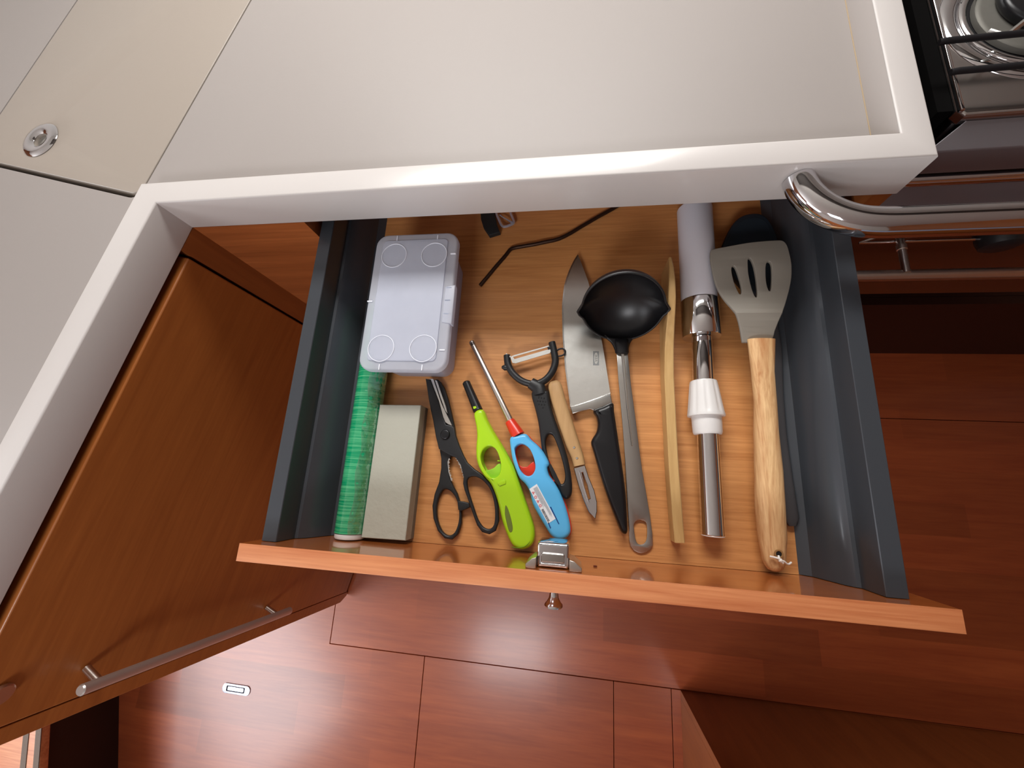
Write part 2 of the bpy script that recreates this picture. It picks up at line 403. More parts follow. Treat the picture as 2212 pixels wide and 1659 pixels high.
# lid corners: front-left (beyond the frame), front-right, back-right, back-left
LR = Vector(lid_c[1]); dirf = (Vector(lid_c[0])-LR).normalized(); dirb = Vector((-dirf.y, dirf.x)) if False else Vector((dirf.y, -dirf.x))
if dirb.y < 0: dirb = -dirb
LW = .345; LL = .62
def lidpt(a, b): return tuple(LR+dirf*a+dirb*b)
def rquad(a0, a1, b0, b1, r):
    return [lidpt(*q) for q in rrect(a0, a1, b0, b1, r)]
deck_hole = rquad(0, LW, 0, LL, .016)
deck_out = [(CX1-.036, CY+.004), (CX1-.036, 1.2), (-1.28, 1.2), (-1.28, -.32), dg(.73, -.006), (CX0-.006, CY+.004)]
prism('deck', deck_out, CT-RD-.02, CT-RD, DECK, wt, holes=[deck_hole], r=0)
prism('well_cove', [(CX1-.0365, CY+.029), (CX1-.027, CY+.029), (CX1-.027, 1.185), (CX1-.0365, 1.185)], CT-RD-.004, lambda x, y: CT-RD+.0185*max(0, (x-(CX1-.0365))/.0095), DECK, wt)
lab(box('sealant_line', (CX1-.0374, CX1-.0364), (CY+.029, 1.18), (CT-RD-.001, CT-RD+.0003), mat('tan_sealant', (168, 148, 120), .7), wt), 'thin tan sealant line along the inner edge')
prism('lid_well', [(-1.2, 1.18), (-1.2, -.2), dg(.6, -.04), (CX0-.03, CY+.01), (-.13, CY+.01), (-.13, 1.18)], CT-RD-.0265, CT-RD-.0205, DARK, wt)


lid_out = rquad(.0026, LW-.0026, .0075, LL-.003, .014)
rc = [(-0.4873,0.5294)][0]
ld = lab(prism('hatch_lid', lid_out, CT-RD-.018, CT-RD+.0004, LIDM, wt, r=.0012, holes=[circle(rc, .0125, 28)]), 'large rectangular lift-up lid set flush in the left worktop')
# round recessed pull
pl = ring('ring_pull', (rc[0], rc[1], CT-RD+.0012), .0203, .0090, CHROME, ld, squash=.35)
prism('pull_button', circle(rc, .0112, 24), CT-RD-.012, CT-RD-.002, STEEL, ld, r=.003)

# raised ledge past the lid
lg = [(-0.5995,0.8267),(-0.6426,0.7022)]
a0 = Vector(lg[0]); d0 = (Vector(lg[1])-a0).normalized(); n0 = Vector((d0.y, -d0.x))
if n0.x > 0: n0 = -n0
q0 = a0-d0*.3; q1 = Vector(lg[1])+d0*.32

# ------------------------------------------------------------------ cabinets under the worktop
gc = thing('galley_cabinet', 'mahogany galley cabinet whose drawer opening sits under the straight worktop', 'cabinet', (.2, .7, FZ))
box('front_panel', (CX0-.0012, -.056), (CY+.0005, CY+.018), (FZ+.0, CB-.0006), TEAK_H, gc)
box('lower_front', (-.0555, .6), (CY+.001, CY+.018), (FZ, -.035), TEAK_H, gc)
box('end_panel', (.600, .618), (CY+.001, 1.15), (FZ, CB-.0006), TEAK_V, gc)
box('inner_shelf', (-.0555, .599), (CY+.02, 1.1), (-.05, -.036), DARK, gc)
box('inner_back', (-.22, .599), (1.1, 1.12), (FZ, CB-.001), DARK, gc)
box('runner_panel', (-.075, -.057), (CY+.019, 1.09), (-.036, CB-.001), TEAK_H, gc)

dc = thing('corner_cabinet', 'tall mahogany door cabinet under the angled left worktop', 'cabinet', (-.5, .05, FZ))
def dquad(name, pts, d0, d1, material, parent, r=0):    # pts (s, z) outline in the cabinet face, thickness d0..d1
    V = []; n = len(pts)
    for d in (d0, d1):
        for s, z in pts:
            x, y = dg(s, d); V.append((x, y, z))
    F = [tuple(range(n)), tuple(range(2*n-1, n-1, -1))]+[(i, (i+1) % n, n+(i+1) % n, n+i) for i in range(n)]
    o = mesh_obj(name, V, F, material, parent, 30)
    if r:
        b = o.modifiers.new('bevel', 'BEVEL'); b.width = r; b.segments = 2; b.limit_method = 'ANGLE'
    return o
def se(z): return .653-.0555*z
dquad('corner_stile', [(-.0006, FZ), (.0355, FZ), (.0355, CB-.0004), (-.0006, CB-.0004)], -.02, -.0004, TEAK_V, dc)
dr = dquad('door', [(.0395, FZ+.012), (se(FZ), FZ+.012), (se(CB-.006), CB-.0115), (.0395, CB-.0115)], -.018, .001, TEAK_D, dc, r=.002)
dquad('end_stile', [(se(FZ)+.0015, FZ+.004), (.708, FZ+.004), (.722, FZ+.03), (.671, CB-.0006), (se(CB-.006)+.0015, CB-.0006)], -.02, .0008, TEAK_D, dc, r=.001)
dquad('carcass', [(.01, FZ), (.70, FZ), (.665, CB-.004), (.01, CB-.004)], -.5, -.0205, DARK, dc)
# long bar handle on the door
bl = [(.6177, -.0027), (.6406, -.4176)]
def d3(s, d, z): x, y = dg(s, d); return (x, y, z)
hb = lathe('bar_handle', d3(bl[0][0], .035, bl[0][1]), d3(bl[1][0], .035, bl[1][1]), [(0, .0056), (.004, .0070), (.996, .0078), (1, .006)], mat('brushed_bar_steel', (206, 198, 192), .34, metal=.72), dr, n=20)
lathe('handle_post', d3(.6125, .003, -.028), d3(.6195, .033, -.028), [(0, .0050), (1, .0050)], NICKEL, dr, n=14)
lathe('handle_post', d3(.6335, .003, -.378), d3(.6385, .033, -.378), [(0, .0050), (1, .0050)], NICKEL, dr, n=14)
lk = lathe('door_lock', d3(.604, .003, .062), d3(.604, .007, .062), [(0, .012), (.7, .012), (1, .0105)], NICKEL, dr, n=24)
lathe('lock_core', d3(.604, .0065, .062), d3(.604, .0078, .062), [(0, .0085), (1, .008)], DARK, lk, n=20) if False else None

# ------------------------------------------------------------------ stove bay
sb = thing('stove_bay_panel', 'back panel of the recess under the stove, shade put into its colour', 'panel', (1.25, .52, FZ))
box('kick_panel', (.62, 1.88), (.507, .525), (FZ, -.42), DARKW, sb)  # darkened in colour for the shade below the stove
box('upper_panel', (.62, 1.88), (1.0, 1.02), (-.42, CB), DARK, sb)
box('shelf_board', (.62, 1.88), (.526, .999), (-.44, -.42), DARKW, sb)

st = thing('stove', 'polished steel gimballed marine stove on the right with gas burner', 'stove', (.95, .7, -.36))
SX0 = .6966; SX1 = 1.25; SF = .492
BLK = mat('gap_shade_black', (5, 4, 4), .9, spec=.1); FRONT = mat('stove_satin_front', (140, 137, 142), .42, metal=.65, bump=.04, bscale=20)
gr0y = [(0.6660,0.5532)][0][1]
def hob_z(x, y): return .100
hob = prism('hob_tray', [(SX0, SF+.004), (SX0+.006, SF-.004), (SX1, SF-.004), (SX1, .95), (SX0, .95)], .085, .100, STOVEM, st, r=.004)
prism('hob_edge_left', [(SX0-.0005, SF), (SX0+.0035, SF), (SX0+.0035, .95), (SX0-.0005, .95)], .098, .1035, CHROME, st, r=.0015)
box('body', (SX0+.005, SX1), (SF, .94), (-.32, .085), STOVEM, st, r=.004)
box('gap_shade_block', (SX0-.016, SX0-.0008), (SF+.006, .94), (-.3, .096), BLK, st)  # black block stands for the shade in the gap beside the stove

# corner cheek that slopes from the hob to the front
prism('front_cornice', [(SX0-.018, SF-.028), (SX0+.012, SF-.004), (SX1, SF-.004), (SX1, SF-.028)], lambda x, y: .042, lambda x, y: .096-(SF-y)*.7, FRONT, st, r=.002)
tube('chrome_trim', [(SX0-.012, SF-.026, .03), (SX1, SF-.026, .03)], .0075, CHROME, st)
box('control_panel', (SX0-.016, SX1), (SF-.02, SF-.001), (-.028, .022), FRONT, st, r=.001)
tube('panel_trim', [(SX0-.012, SF-.021, -.030), (SX1, SF-.021, -.030)], .0028, CHROME, st)
box('oven_door', (SX0+.01, SX1), (SF-.012, SF-.0005), (-.31, -.036), mat('oven_door_floor_reflection', (48, 22, 14), .08, coat=1), st, r=.002)  # red-brown of the mirrored floor is put into the door colour
kn = [(0.8851,0.4500,-0.0867),(0.7902,0.4500,-0.0666)]
for i, k in enumerate(kn[:1]):
    lathe('burner_knob', (k[0]+.004, .47, k[2]+.004), (k[0]+.004, .44, k[2]), [(0, .026), (.6, .025), (.9, .022), (1, .016)], BLACKP, st, n=28)
lathe('igniter_button', (kn[1][0], .472, kn[1][2]), (kn[1][0], .462, kn[1][2]), [(0, .006), (.8, .006), (1, .004)], STEEL, st)
rodc = [(0.7211,0.4550,-0.0856),(0.8696,0.4550,-0.0912)]
tube('thin_guard_rod', [(rodc[0][0]-.01, .455, rodc[0][2]), (SX1, .455, rodc[0][2])], .0022, CHROME, st, n=10)
tube('guard_frame', [(rodc[0][0]-.01, .455, rodc[0][2]), (rodc[0][0]+.022, .455, rodc[0][2]+.028), (SX1, .455, rodc[0][2]+.028)], .0016, NICKEL, st, n=8)
ov = [(0.7003,0.4000,-0.0855),(0.9159,0.4000,-0.0951)]
oh = tube('oven_handle', [(ov[0][0]-.06, .40, ov[0][2]+.001), (SX1, .40, ov[0][2]-.001)], .0080, NICKEL, st)
op = [(0.7598,0.4000,-0.0789)][0]
oq = [(0.7632,0.4700,-0.0829)][0]
lathe('handle_post', (oq[0], .485, oq[2]), (op[0], .40, op[2]), [(0, .005), (.45, .005), (.46, .0062), (.55, .0062), (.56, .005), (1, .005)], NICKEL, oh, n=14)
# burner
BC = (.785, .612)
ring('burner_dish', (BC[0], BC[1], .098), .0785, .009, CHROME, st, n=64, m=12, squash=.7)
ring('dish_groove', (BC[0], BC[1], .1005), .0655, .0045, CHROME, st, n=56, m=10)
prism('dish_floor', circle(BC, .066, 48), .096, .1015, IRON, st)
bn = prism('burner_head', circle(BC, .0575, 48), .1015, .108, mat('burner_aluminium', (112, 110, 104), .6, metal=.5, bump=.4, bscale=40, var=.15), st, r=.006, seg=4)
prism('burner_cap', circle((BC[0]+.004, BC[1]+.008), .043, 40), .108, .120, BLACKG, bn, r=.004)
gr = [(0.6660,0.5532),(0.7385,0.5452),(0.6692,0.5128),(0.7305,0.5064)]
gt = tube('pan_grid', [(gr[0][0], gr[0][1], .129), (gr[0][0]+.006, gr[0][1], .130), (SX1-.1, gr[0][1], .130)], .0032, IRON, st, n=10)
tube('grid_bar', [(gr[2][0], gr[2][1], .129), (gr[2][0]+.006, gr[2][1], .130), (SX1-.1, gr[2][1], .130)], .0032, IRON, gt, n=10)
tube('grid_bar', [(SX0+.012, .72, .104), (SX0+.016, .72, .130), (SX1-.1, .72, .130)], .0032, IRON, gt, n=10)
gf = [(0.7263,0.5487),(0.7423,0.5636),(0.7224,0.5510),(0.7139,0.5636)]
tube('grid_finger', [(gf[0][0], gr[0][1], .130), (gf[1][0]+.01, gf[1][1]+.012, .130)], .0028, STEEL, gt, n=8)
tube('grid_finger', [(gf[2][0], gr[0][1], .130), (gf[3][0], gf[3][1], .128)], .0022, STEEL, gt, n=8)

# ------------------------------------------------------------------ grab rail in front of the stove
RZ = .1325
gp = [(.5135, CY-.0005, RZ), (.5150, CY-.008, RZ), (.5195, CY-.019, RZ), (.5285, CY-.0315, RZ), (.5420, CY-.0425, RZ), (.5590, CY-.0500, RZ), (.5780, CY-.0530, RZ), (.60, CY-.0535, RZ)]
grl = tube('grab_rail', smooth_path(gp, 5)+[(.8, CY-.0535, RZ), (1.22, CY-.0535, RZ)], .0143, CHROME, None, n=32)
grl['label'] = 'thick polished chrome grab rail curving out of the worktop edge before the stove'; grl['category'] = 'rail'

# ------------------------------------------------------------------ bench and step
bench = thing('bench_locker', 'dark wooden bench locker standing on the floor at lower right', 'bench', (1.2, -.8, FZ))
box('front_board', (.589, 1.85), (-.452, -.434), (FZ, -.12), TEAK_V, bench, r=.002)
box('side_board', (.589, .607), (-1.3, -.4525), (FZ, -.12), TEAK_V, bench, r=.002)
box('top_board', (.589, 1.85), (-1.3, -.434), (-.1195, -.102), TEAK_H, bench, r=.003)
prism('reflection_cushion', rrect(.60, 1.84, -1.29, -.45, .04), -.1015, -.04, mat('blue_grey_reflection_cloth', (150, 164, 190), .9, bump=.2), bench, r=.015)  # added unseen slab, tinted for reflections in the rail and stove
sp = thing('companionway_step', 'wooden step at lower left corner with two grey anti-slip strips', 'step', (-1.35, -.75, FZ))
SZ = -.5561; sxr = -1.093
stp = [(-1.6, -.2), (-1.6, -1.3), (-.985, -1.3), (-1.215, -.2)]
prism('tread', [(-1.65, -.2), (-1.65, -1.2), (-.925, -1.2), (-1.215, -.30)], SZ-.02, SZ, EDGE, sp, r=.002)
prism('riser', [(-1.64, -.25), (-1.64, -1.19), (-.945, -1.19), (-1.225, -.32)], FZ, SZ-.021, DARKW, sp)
for a, b in (([(-1.1099,-0.6501),(-1.0875,-0.7261)]), ([(-1.1468,-0.6625),(-1.1279,-0.7319)])):
    A = Vector(a); B = Vector(b); d = (B-A).normalized(); n_ = Vector((d.y, -d.x))*.0085; A = A-d*.15; B = B+d*.2
    prism('grip_strip', [tuple(A+n_), tuple(B+n_), tuple(B-n_), tuple(A-n_)], SZ, SZ+.0015, GRIP, sp)

# ------------------------------------------------------------------ the drawer
W_ = .54; YB = .475
dw = thing('utensil_drawer', 'open wide wooden drawer with dark grey metal sides full of kitchen tools', 'drawer', (.27, .24, -.02))
box('drawer_bottom', (-.003, W_+.003), (.0003, YB), (-.014, 0), DRAWERW, dw)
fp = prism('front_panel', [(-.0589, -.0177), (W_+.0725, -.0177), (W_+.0725, 0), (-.0589, 0)], -.075, .0975, PANEL_IN, dw)
box('edge_strip', (-.0589, W_+.0725), (-.0179, .0002), (.0975, .0986), EDGE, dw, r=.0004)
box('back_panel', (.0, W_), (YB, YB+.014), (-.014, .075), TEAK_H, dw)
def side(sgn, x0):
    pr = [(.0, -.014), (.0, .0), (-.010, .006), (-.0225, .0385), (-.0285, .0455), (-.0318, .0465), (-.0320, .0766), (-.0326, .0774), (-.0497, .0774), (-.0504, .0766), (-.0504, -.02), (-.030, -.02)]
    V = []; n = len(pr)
    for y in (.0006, YB+.012):
        for a, z in pr: V.append((x0+sgn*(-a) if False else x0+sgn*a, y, z))
    F = [tuple(range(n)), tuple(range(2*n-1, n-1, -1))]+[(i, (i+1) % n, n+(i+1) % n, n+i) for i in range(n)]
    return mesh_obj('side_panel', V, F, GREYMET, dw, 30)
side(1, 0); side(-1, W_)
# push-lock catch on the inside of the front, push button outside
kc = .2775
pc = thing('x', 'x', 'x', (0, 0, 0)); bpy.data.objects.remove(pc)
lt = prism('catch', rrect(kc-.0160, kc+.0160, .0002, .024, .003), .045, .083, CHROME, dw, r=.003)
prism('catch_wing', [(kc-.0262, .0003), (kc-.0161, .0003), (kc-.0161, .0105), (kc-.020, .0095), (kc-.0262, .004)], .055, .0915, NICKEL, dw, r=.0006)
prism('catch_wing', [(kc+.0161, .0003), (kc+.0282, .0003), (kc+.0282, .004), (kc+.021, .0095), (kc+.0161, .0105)], .055, .0905, NICKEL, dw, r=.0006)
prism('catch_bolt', rrect(kc-.0115, kc+.0115, .006, .0145, .0015), .0828, .0862, BRUSHED, lt, r=.001)
prism('catch_lip', rrect(kc-.0125, kc+.0125, .0025, .0048, .001), .0828, .0845, CHROME, lt, r=.0006)
kb = lathe('push_button', (.2775, -.0178, .030), (.2775, -.050, .030), [(0, .0070), (.1, .0070), (.12, .0052), (.5, .0046), (.68, .0054), (.80, .0078), (.86, .0096), (.92, .0100), (.97, .0090), (1, .0060)], CHROME, dw, n=28)
lathe('screw_plug', (.3202, .0004, .055), (.3202, .0012, .055), [(0, .002), (1, .002)], mat('dark_red_plug', (90, 24, 14), .5), dw, n=12)

# ------------------------------------------------------------------ cling film roll
cf = thing('cling_film_roll', 'roll of shiny green cling film lying along the left side of the drawer', 'film roll', (.0228, .16, 0))
lathe('film', (.0232, .0075, .0192), (.0238, .312, .0192), [(0, .0165), (.002, .0188), (.998, .0188), (1, .0165)], GREENF, cf, n=40)
cr = lathe('core', (.0232, .0015, .0192), (.0238, .318, .0192), [(0, .0172), (.004, .0180), (.018, .0180), (.0181, .0165), (.98, .0165), (1, .016)], WHITEP, cf, n=32)
lab(cr, 'white cardboard core end')
# loose tail of film, clear, on the right flank
V = []; F = []; m_ = 26
for i in range(m_):
    y = .008+.30*i/(m_-1)
    for k in range(6):
        a = math.radians(70-k*20+5*math.sin(i*1.3)); q = .0193+.0005*math.sin(i*2.1+k)
        V.append((.0235+q*math.cos(a), y, .0192+q*math.sin(a)))
for i in range(m_-1):
    for k in range(5): F.append((i*6+k, i*6+k+1, (i+1)*6+k+1, (i+1)*6+k))
def clearfilm():
    m = bpy.data.materials.new('clear_film'); m.use_nodes = True; nt = m.node_tree
    gl = nt.nodes.new('ShaderNodeBsdfGlossy'); gl.inputs['Roughness'].default_value = .12; gl.inputs[0].default_value = (.9, .95, .92, 1)
    tr = nt.nodes.new('ShaderNodeBsdfTransparent'); mx = nt.nodes.new('ShaderNodeMixShader'); mx.inputs[0].default_value = .24
    n = nt.nodes.new('ShaderNodeTexNoise'); n.inputs['Scale'].default_value = 90; n.inputs['Detail'].default_value = 2
    bp = nt.nodes.new('ShaderNodeBump'); bp.inputs['Strength'].default_value = .8; bp.inputs['Distance'].default_value = .003
    tc = nt.nodes.new('ShaderNodeTexCoord'); nt.links.new(tc.outputs['Object'], n.inputs['Vector'])
    nt.links.new(n.outputs['Fac'], bp.inputs['Height']); nt.links.new(bp.outputs[0], gl.inputs['Normal'])
    nt.links.new(tr.outputs[0], mx.inputs[1]); nt.links.new(gl.outputs[0], mx.inputs[2]); nt.links.new(mx.outputs[0], nt.nodes['Material Output'].inputs['Surface'])
    return m
mesh_obj('film_tail', V, F, clearfilm(), cf, 80)

# ------------------------------------------------------------------ whetstone
ws = thing('whetstone', 'rectangular grey sharpening stone beside the green film roll', 'sharpening stone', (.07, .09, 0))
prism('stone_top', [(.0425, .0042), (.0990, .0050), (.0998, .1700), (.0432, .1690)], .0085, .0265, STONE, ws, r=.0007, seg=1)
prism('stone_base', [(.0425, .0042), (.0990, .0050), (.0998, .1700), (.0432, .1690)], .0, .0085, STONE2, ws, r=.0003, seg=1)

# ------------------------------------------------------------------ plastic box
pb = thing('plastic_box', 'frosted clear plastic box with clip lid in the back left corner', 'box', (.09, .3, 0))
bx0, bx1, by0, by1 = .0465, .1315, .2150, .3800
def tub():
    lv = []; N = 0
    prof = [(.0, .004, 0), (.0, .0012, .001), (-.001, 0, .004), (-.004, 0, .06), (-.0045, 0, .0625), (-.0032, 0, .0625), (-.0026, 0, .06), (.0008, 0, .005), (.0012, .004, .0022)]
    V = []; F = []
    for e, ins, z in prof:
        q = rrect(bx0+e+ins, bx1-e-ins, by0+e+ins, by1-e-ins, .014-ins*.5, 5); N = len(q)
        for x, y in q: V.append((x, y, z))
    for i in range(len(prof)-1):
        for k in range(N): F.append((i*N+k, i*N+(k+1) % N, (i+1)*N+(k+1) % N, (i+1)*N+k))
    F.append(tuple(range(N))); F.append(tuple((len(prof)-1)*N+k for k in range(N)))
    return mesh_obj('tub', V, F, CLEAR, pb, 45)
tub()
lq = [(0.0269,0.3828),(0.1439,0.3780),(0.1453,0.2028),(0.0296,0.2010)]
lc = [(0.0347,0.3910),(0.1332,0.3899),(0.1439,0.3780),(0.1450,0.3617),(0.1444,0.2144),(0.1364,0.2014),(0.0403,0.2012),(0.0277,0.2131),(0.0269,0.3772)]
lx0, lx1, ly0, ly1 = .0305, .1435, .2035, .3915
ZL = .071
def lid_to(u, v): # slight taper as the lid sits a touch askew
    return (lx0+(lx1-lx0)*u+.001*v, ly0+(ly1-ly0)*v)
lout = rrect(lx0, lx1, ly0, ly1, .016, 6)
ldp = prism('lid', lout, .062, ZL, CLEAR, pb, r=.003, rb=.0)
prism('lid_raised_panel', rrect(lx0+.011, lx1-.013, ly0+.012, ly1-.010, .006), ZL-.0002, ZL+.0014, CLEAR, ldp, r=.001)
cc = [(0.0592,0.3590),(0.1138,0.3584),(0.0588,0.2315),(0.1132,0.2317)]
EMB = mat('embossed_bright_plastic', (236, 240, 250), .25, coat=.5)
for c in cc: ring('embossed_ring', (c[0], c[1], ZL+.0015), .0169, .0006, EMB, ldp, n=40, m=6)
for c in [(0.0598,0.3849),(0.1157,0.3838),(0.0594,0.2077),(0.1143,0.2076)]:
    box('rib', (c[0]-.0006, c[0]+.0006), (c[1]-.0035, c[1]+.0035), (ZL-.0003, ZL+.0010), EMB, ldp)
for c in [(0.0344,0.2948),(0.1388,0.3595),(0.1380,0.3116),(0.1376,0.2946),(0.1377,0.2767),(0.1373,0.2299)]:
    box('rib', (c[0]-.0035, c[0]+.0035), (c[1]-.0007, c[1]+.0007), (ZL-.0003, ZL+.0012), EMB, ldp)
cl = [(0.1404,0.3144),(0.1445,0.3143),(0.1462,0.2697),(0.1414,0.2697)]
prism('clip', [(lx1-.0105, ly0+.062), (lx1+.0022, ly0+.060), (lx1+.0022, ly0+.112), (lx1-.0105, ly0+.110)], .0615, ZL+.0012, CLEAR, pb, r=.0012)

# ------------------------------------------------------------------ scissors
sc = thing('kitchen_scissors', 'black-handled kitchen scissors with serrated nutcracker notch', 'scissors', (.14, .09, 0))
A_out = [(0.0964,0.2090),(0.1009,0.1926),(0.1040,0.1806),(0.1086,0.1655),(0.1131,0.1523),(0.1186,0.1328),(0.1245,0.1162),(0.1325,0.1118),(0.1412,0.1082),(0.1480,0.1062),(0.1554,0.0971),(0.1604,0.0828),(0.1602,0.0751),(0.1629,0.0670),(0.1677,0.0575),(0.1722,0.0474),(0.1768,0.0374),(0.1820,0.0269),(0.1888,0.0195),(0.1981,0.0177),(0.2055,0.0222),(0.2087,0.0338),(0.2067,0.0511),(0.2026,0.0656),(0.1955,0.0771),(0.1853,0.0864),(0.1735,0.0934),(0.1640,0.1007),(0.1584,0.1090),(0.1516,0.1213),(0.1458,0.1339),(0.1424,0.1451),(0.1392,0.1467),(0.1314,0.1480),(0.1262,0.1578),(0.1180,0.1793),(0.1103,0.1945),(0.1036,0.2082)]
A_hole = smooth_loop([(0.1656,0.0785),(0.1671,0.0695),(0.1712,0.0592),(0.1770,0.0462),(0.1830,0.0335),(0.1902,0.0254),(0.1977,0.0239),(0.2027,0.0291),(0.2033,0.0407),(0.2010,0.0551),(0.1958,0.0689),(0.1867,0.0789),(0.1767,0.0839),(0.1687,0.0832)], 3)
prism('blade_arm', A_out, .0075, .013, BLACKP, sc, holes=[A_hole], r=.0016, hr=.0018)
B_out = [(0.1242,0.1142),(0.1270,0.1047),(0.1282,0.0920),(0.1271,0.0748),(0.1228,0.0599),(0.1214,0.0453),(0.1243,0.0305),(0.1315,0.0163),(0.1412,0.0082),(0.1508,0.0075),(0.1578,0.0145),(0.1610,0.0272),(0.1594,0.0448),(0.1562,0.0536),(0.1522,0.0624),(0.1465,0.0705),(0.1411,0.0802),(0.1381,0.0894),(0.1369,0.1020),(0.1404,0.1085),(0.1460,0.1119),(0.1468,0.1216),(0.1417,0.1442),(0.1375,0.1573),(0.1291,0.1823),(0.1224,0.1976),(0.1162,0.2062),(0.1114,0.2097),(0.1035,0.2086),(0.1129,0.1699),(0.1241,0.1452)]
B_hole = smooth_loop([(0.1338,0.0656),(0.1290,0.0564),(0.1273,0.0427),(0.1300,0.0287),(0.1368,0.0166),(0.1456,0.0117),(0.1532,0.0161),(0.1569,0.0283),(0.1565,0.0416),(0.1520,0.0548),(0.1456,0.0628),(0.1395,0.0663)], 3)
prism('blade_arm', B_out, .0006, .0070, BLACKP, sc, holes=[B_hole], r=.0015, hr=.0018)
lab(prism('cutting_edge', [(0.1017,0.2092),(0.1071,0.2089),(0.1162,0.1883),(0.1223,0.1748),(0.1292,0.1633),(0.1352,0.1535),(0.1389,0.1470),(0.1335,0.1488),(0.1277,0.1524),(0.1213,0.1647),(0.1158,0.1806),(0.1094,0.1950)], .0072, .0112, STEEL, sc), 'bare steel cutting edge')
lab(prism('cutting_edge', [(0.1092,0.2077),(0.1124,0.2066),(0.1204,0.1886),(0.1281,0.1717),(0.1312,0.1626),(0.1277,0.1667),(0.1190,0.1851)], .0068, .0106, STEEL, sc), 'thin bright second edge')
def teeth(pts, n, amp, z0, z1):
    P = smooth_path([(x, y, 0) for x, y in pts], 5); out = []; L = len(P)
    for i in range(n*2+1):
        t = i/(n*2)*(L-1); a = Vector(P[int(t)][:2]); d = (Vector(P[min(int(t)+1, L-1)][:2])-Vector(P[max(int(t)-1, 0)][:2])).normalized()
        out.append(tuple(a+Vector((-d.y, d.x))*(amp if i % 2 else 0)))
    return out
tb = teeth([(0.1399,0.1052),(0.1398,0.0957),(0.1423,0.0865),(0.1467,0.0771)], 9, -.0016, 0, 0)
prism('serrated_notch', tb+[(0.1437,0.0773),(0.1391,0.0879),(0.1367,0.1003),(0.1379,0.1051)], .005, .0085, STEEL, sc)
tb = teeth([(0.1474,0.1054),(0.1516,0.0993),(0.1565,0.0903),(0.1593,0.0827)], 9, .0014, 0, 0)
prism('serrated_notch', tb+[(0.1606,0.0828),(0.1588,0.0919),(0.1530,0.1025),(0.1493,0.1063)], .008, .0115, STEEL, sc)
pc_ = [(0.1319,0.1348)][0]
prism('pivot_screw', circle(pc_, .0063, 28), .0128, .0155, BLACKG, sc, r=.0016)
prism('bottle_opener_bridge', [(0.1541,0.0535),(0.1614,0.0532),(0.1692,0.0520),(0.1711,0.0474),(0.1661,0.0446),(0.1592,0.0416),(0.1561,0.0432)], .0035, .0095, BLACKP, sc, r=.001)

# ------------------------------------------------------------------ lighters
gl = thing('green_gas_lighter', 'lime green long-neck gas lighter with black nozzle', 'lighter', (.19, .08, 0), 'long-neck gas lighters')
g_out = smooth_loop([(0.1686,0.1637),(0.1793,0.1686),(0.1863,0.1558),(0.1951,0.1418),(0.2048,0.1280),(0.2144,0.1137),(0.2231,0.0996),(0.2287,0.0864),(0.2337,0.0741),(0.2392,0.0606),(0.2440,0.0494),(0.2485,0.0384),(0.2521,0.0274),(0.2525,0.0170),(0.2495,0.0099),(0.2431,0.0057),(0.2357,0.0047),(0.2282,0.0076),(0.2230,0.0141),(0.2180,0.0235),(0.2130,0.0352),(0.2088,0.0486),(0.2036,0.0628),(0.1964,0.0764),(0.1871,0.0857),(0.1795,0.0967),(0.1758,0.1080),(0.1745,0.1220),(0.1745,0.1346),(0.1724,0.1473)], 3)
g_hole = smooth_loop([(0.1822,0.1082),(0.1837,0.1160),(0.1886,0.1212),(0.1944,0.1220),(0.2007,0.1180),(0.2053,0.1093),(0.2081,0.0988),(0.2069,0.0889),(0.2017,0.0842),(0.1954,0.0846),(0.1893,0.0891),(0.1846,0.0968)], 3)
prism('body', g_out, .0, .0195, LIME, gl, holes=[g_hole], r=.0055, seg=5, hr=.0018)
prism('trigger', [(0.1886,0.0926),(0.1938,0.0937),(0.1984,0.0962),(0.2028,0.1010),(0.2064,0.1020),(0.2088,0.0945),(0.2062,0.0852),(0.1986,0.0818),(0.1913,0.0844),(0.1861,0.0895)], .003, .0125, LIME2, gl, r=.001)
prism('gas_window', smooth_loop([(0.2166,0.0528),(0.2193,0.0505),(0.2223,0.0439),(0.2252,0.0356),(0.2270,0.0280),(0.2264,0.0237),(0.2240,0.0228),(0.2215,0.0266),(0.2186,0.0351),(0.2164,0.0435)], 3), .012, .0198, SLITG, gl, r=.0004, seg=1)
prism('slide_switch', [(0.2049,0.0794),(0.2140,0.0829),(0.2156,0.0812),(0.2158,0.0778),(0.2083,0.0746),(0.2060,0.0765)], .018, .0206, LIME, gl, r=.0006, seg=2)
tube('end_cap_seam', smooth_path([(0.2262,0.0065,0.0155),(0.2329,0.0062,0.0182),(0.2410,0.0082,0.0192),(0.2459,0.0120,0.0192),(0.2484,0.0160,0.0188)], 4), .0004, mat('dark_green_seam', (96, 140, 12), .6), gl, n=6)
gn = [(0.1522,0.2062,0.0095),(0.1530,0.2048,0.0095),(0.1719,0.1677,0.0098)]
nz = lathe('nozzle', gn[0], gn[2], [(0, .0042), (.03, .0053), (.3, .0055), (.95, .0064), (1, .0066)], BLACKG, gl, n=24)
lathe('nozzle_hole', (gn[0][0]+.0004, gn[0][1]-.0012, gn[0][2]+.0004), (gn[0][0]-.0001, gn[0][1]+.0003, gn[0][2]), [(0, .0024), (1, .0024)], DARK, nz, n=14)
prism('nozzle_mark', [(0.1664,0.1717),(0.1700,0.1727),(0.1712,0.1701),(0.1676,0.1687)], .0148, .0166, LIME, nz)
box('side_pin', (.2018, .2052), (.1042, .1058), (.008, .0105), LIME, gl, r=.0005)

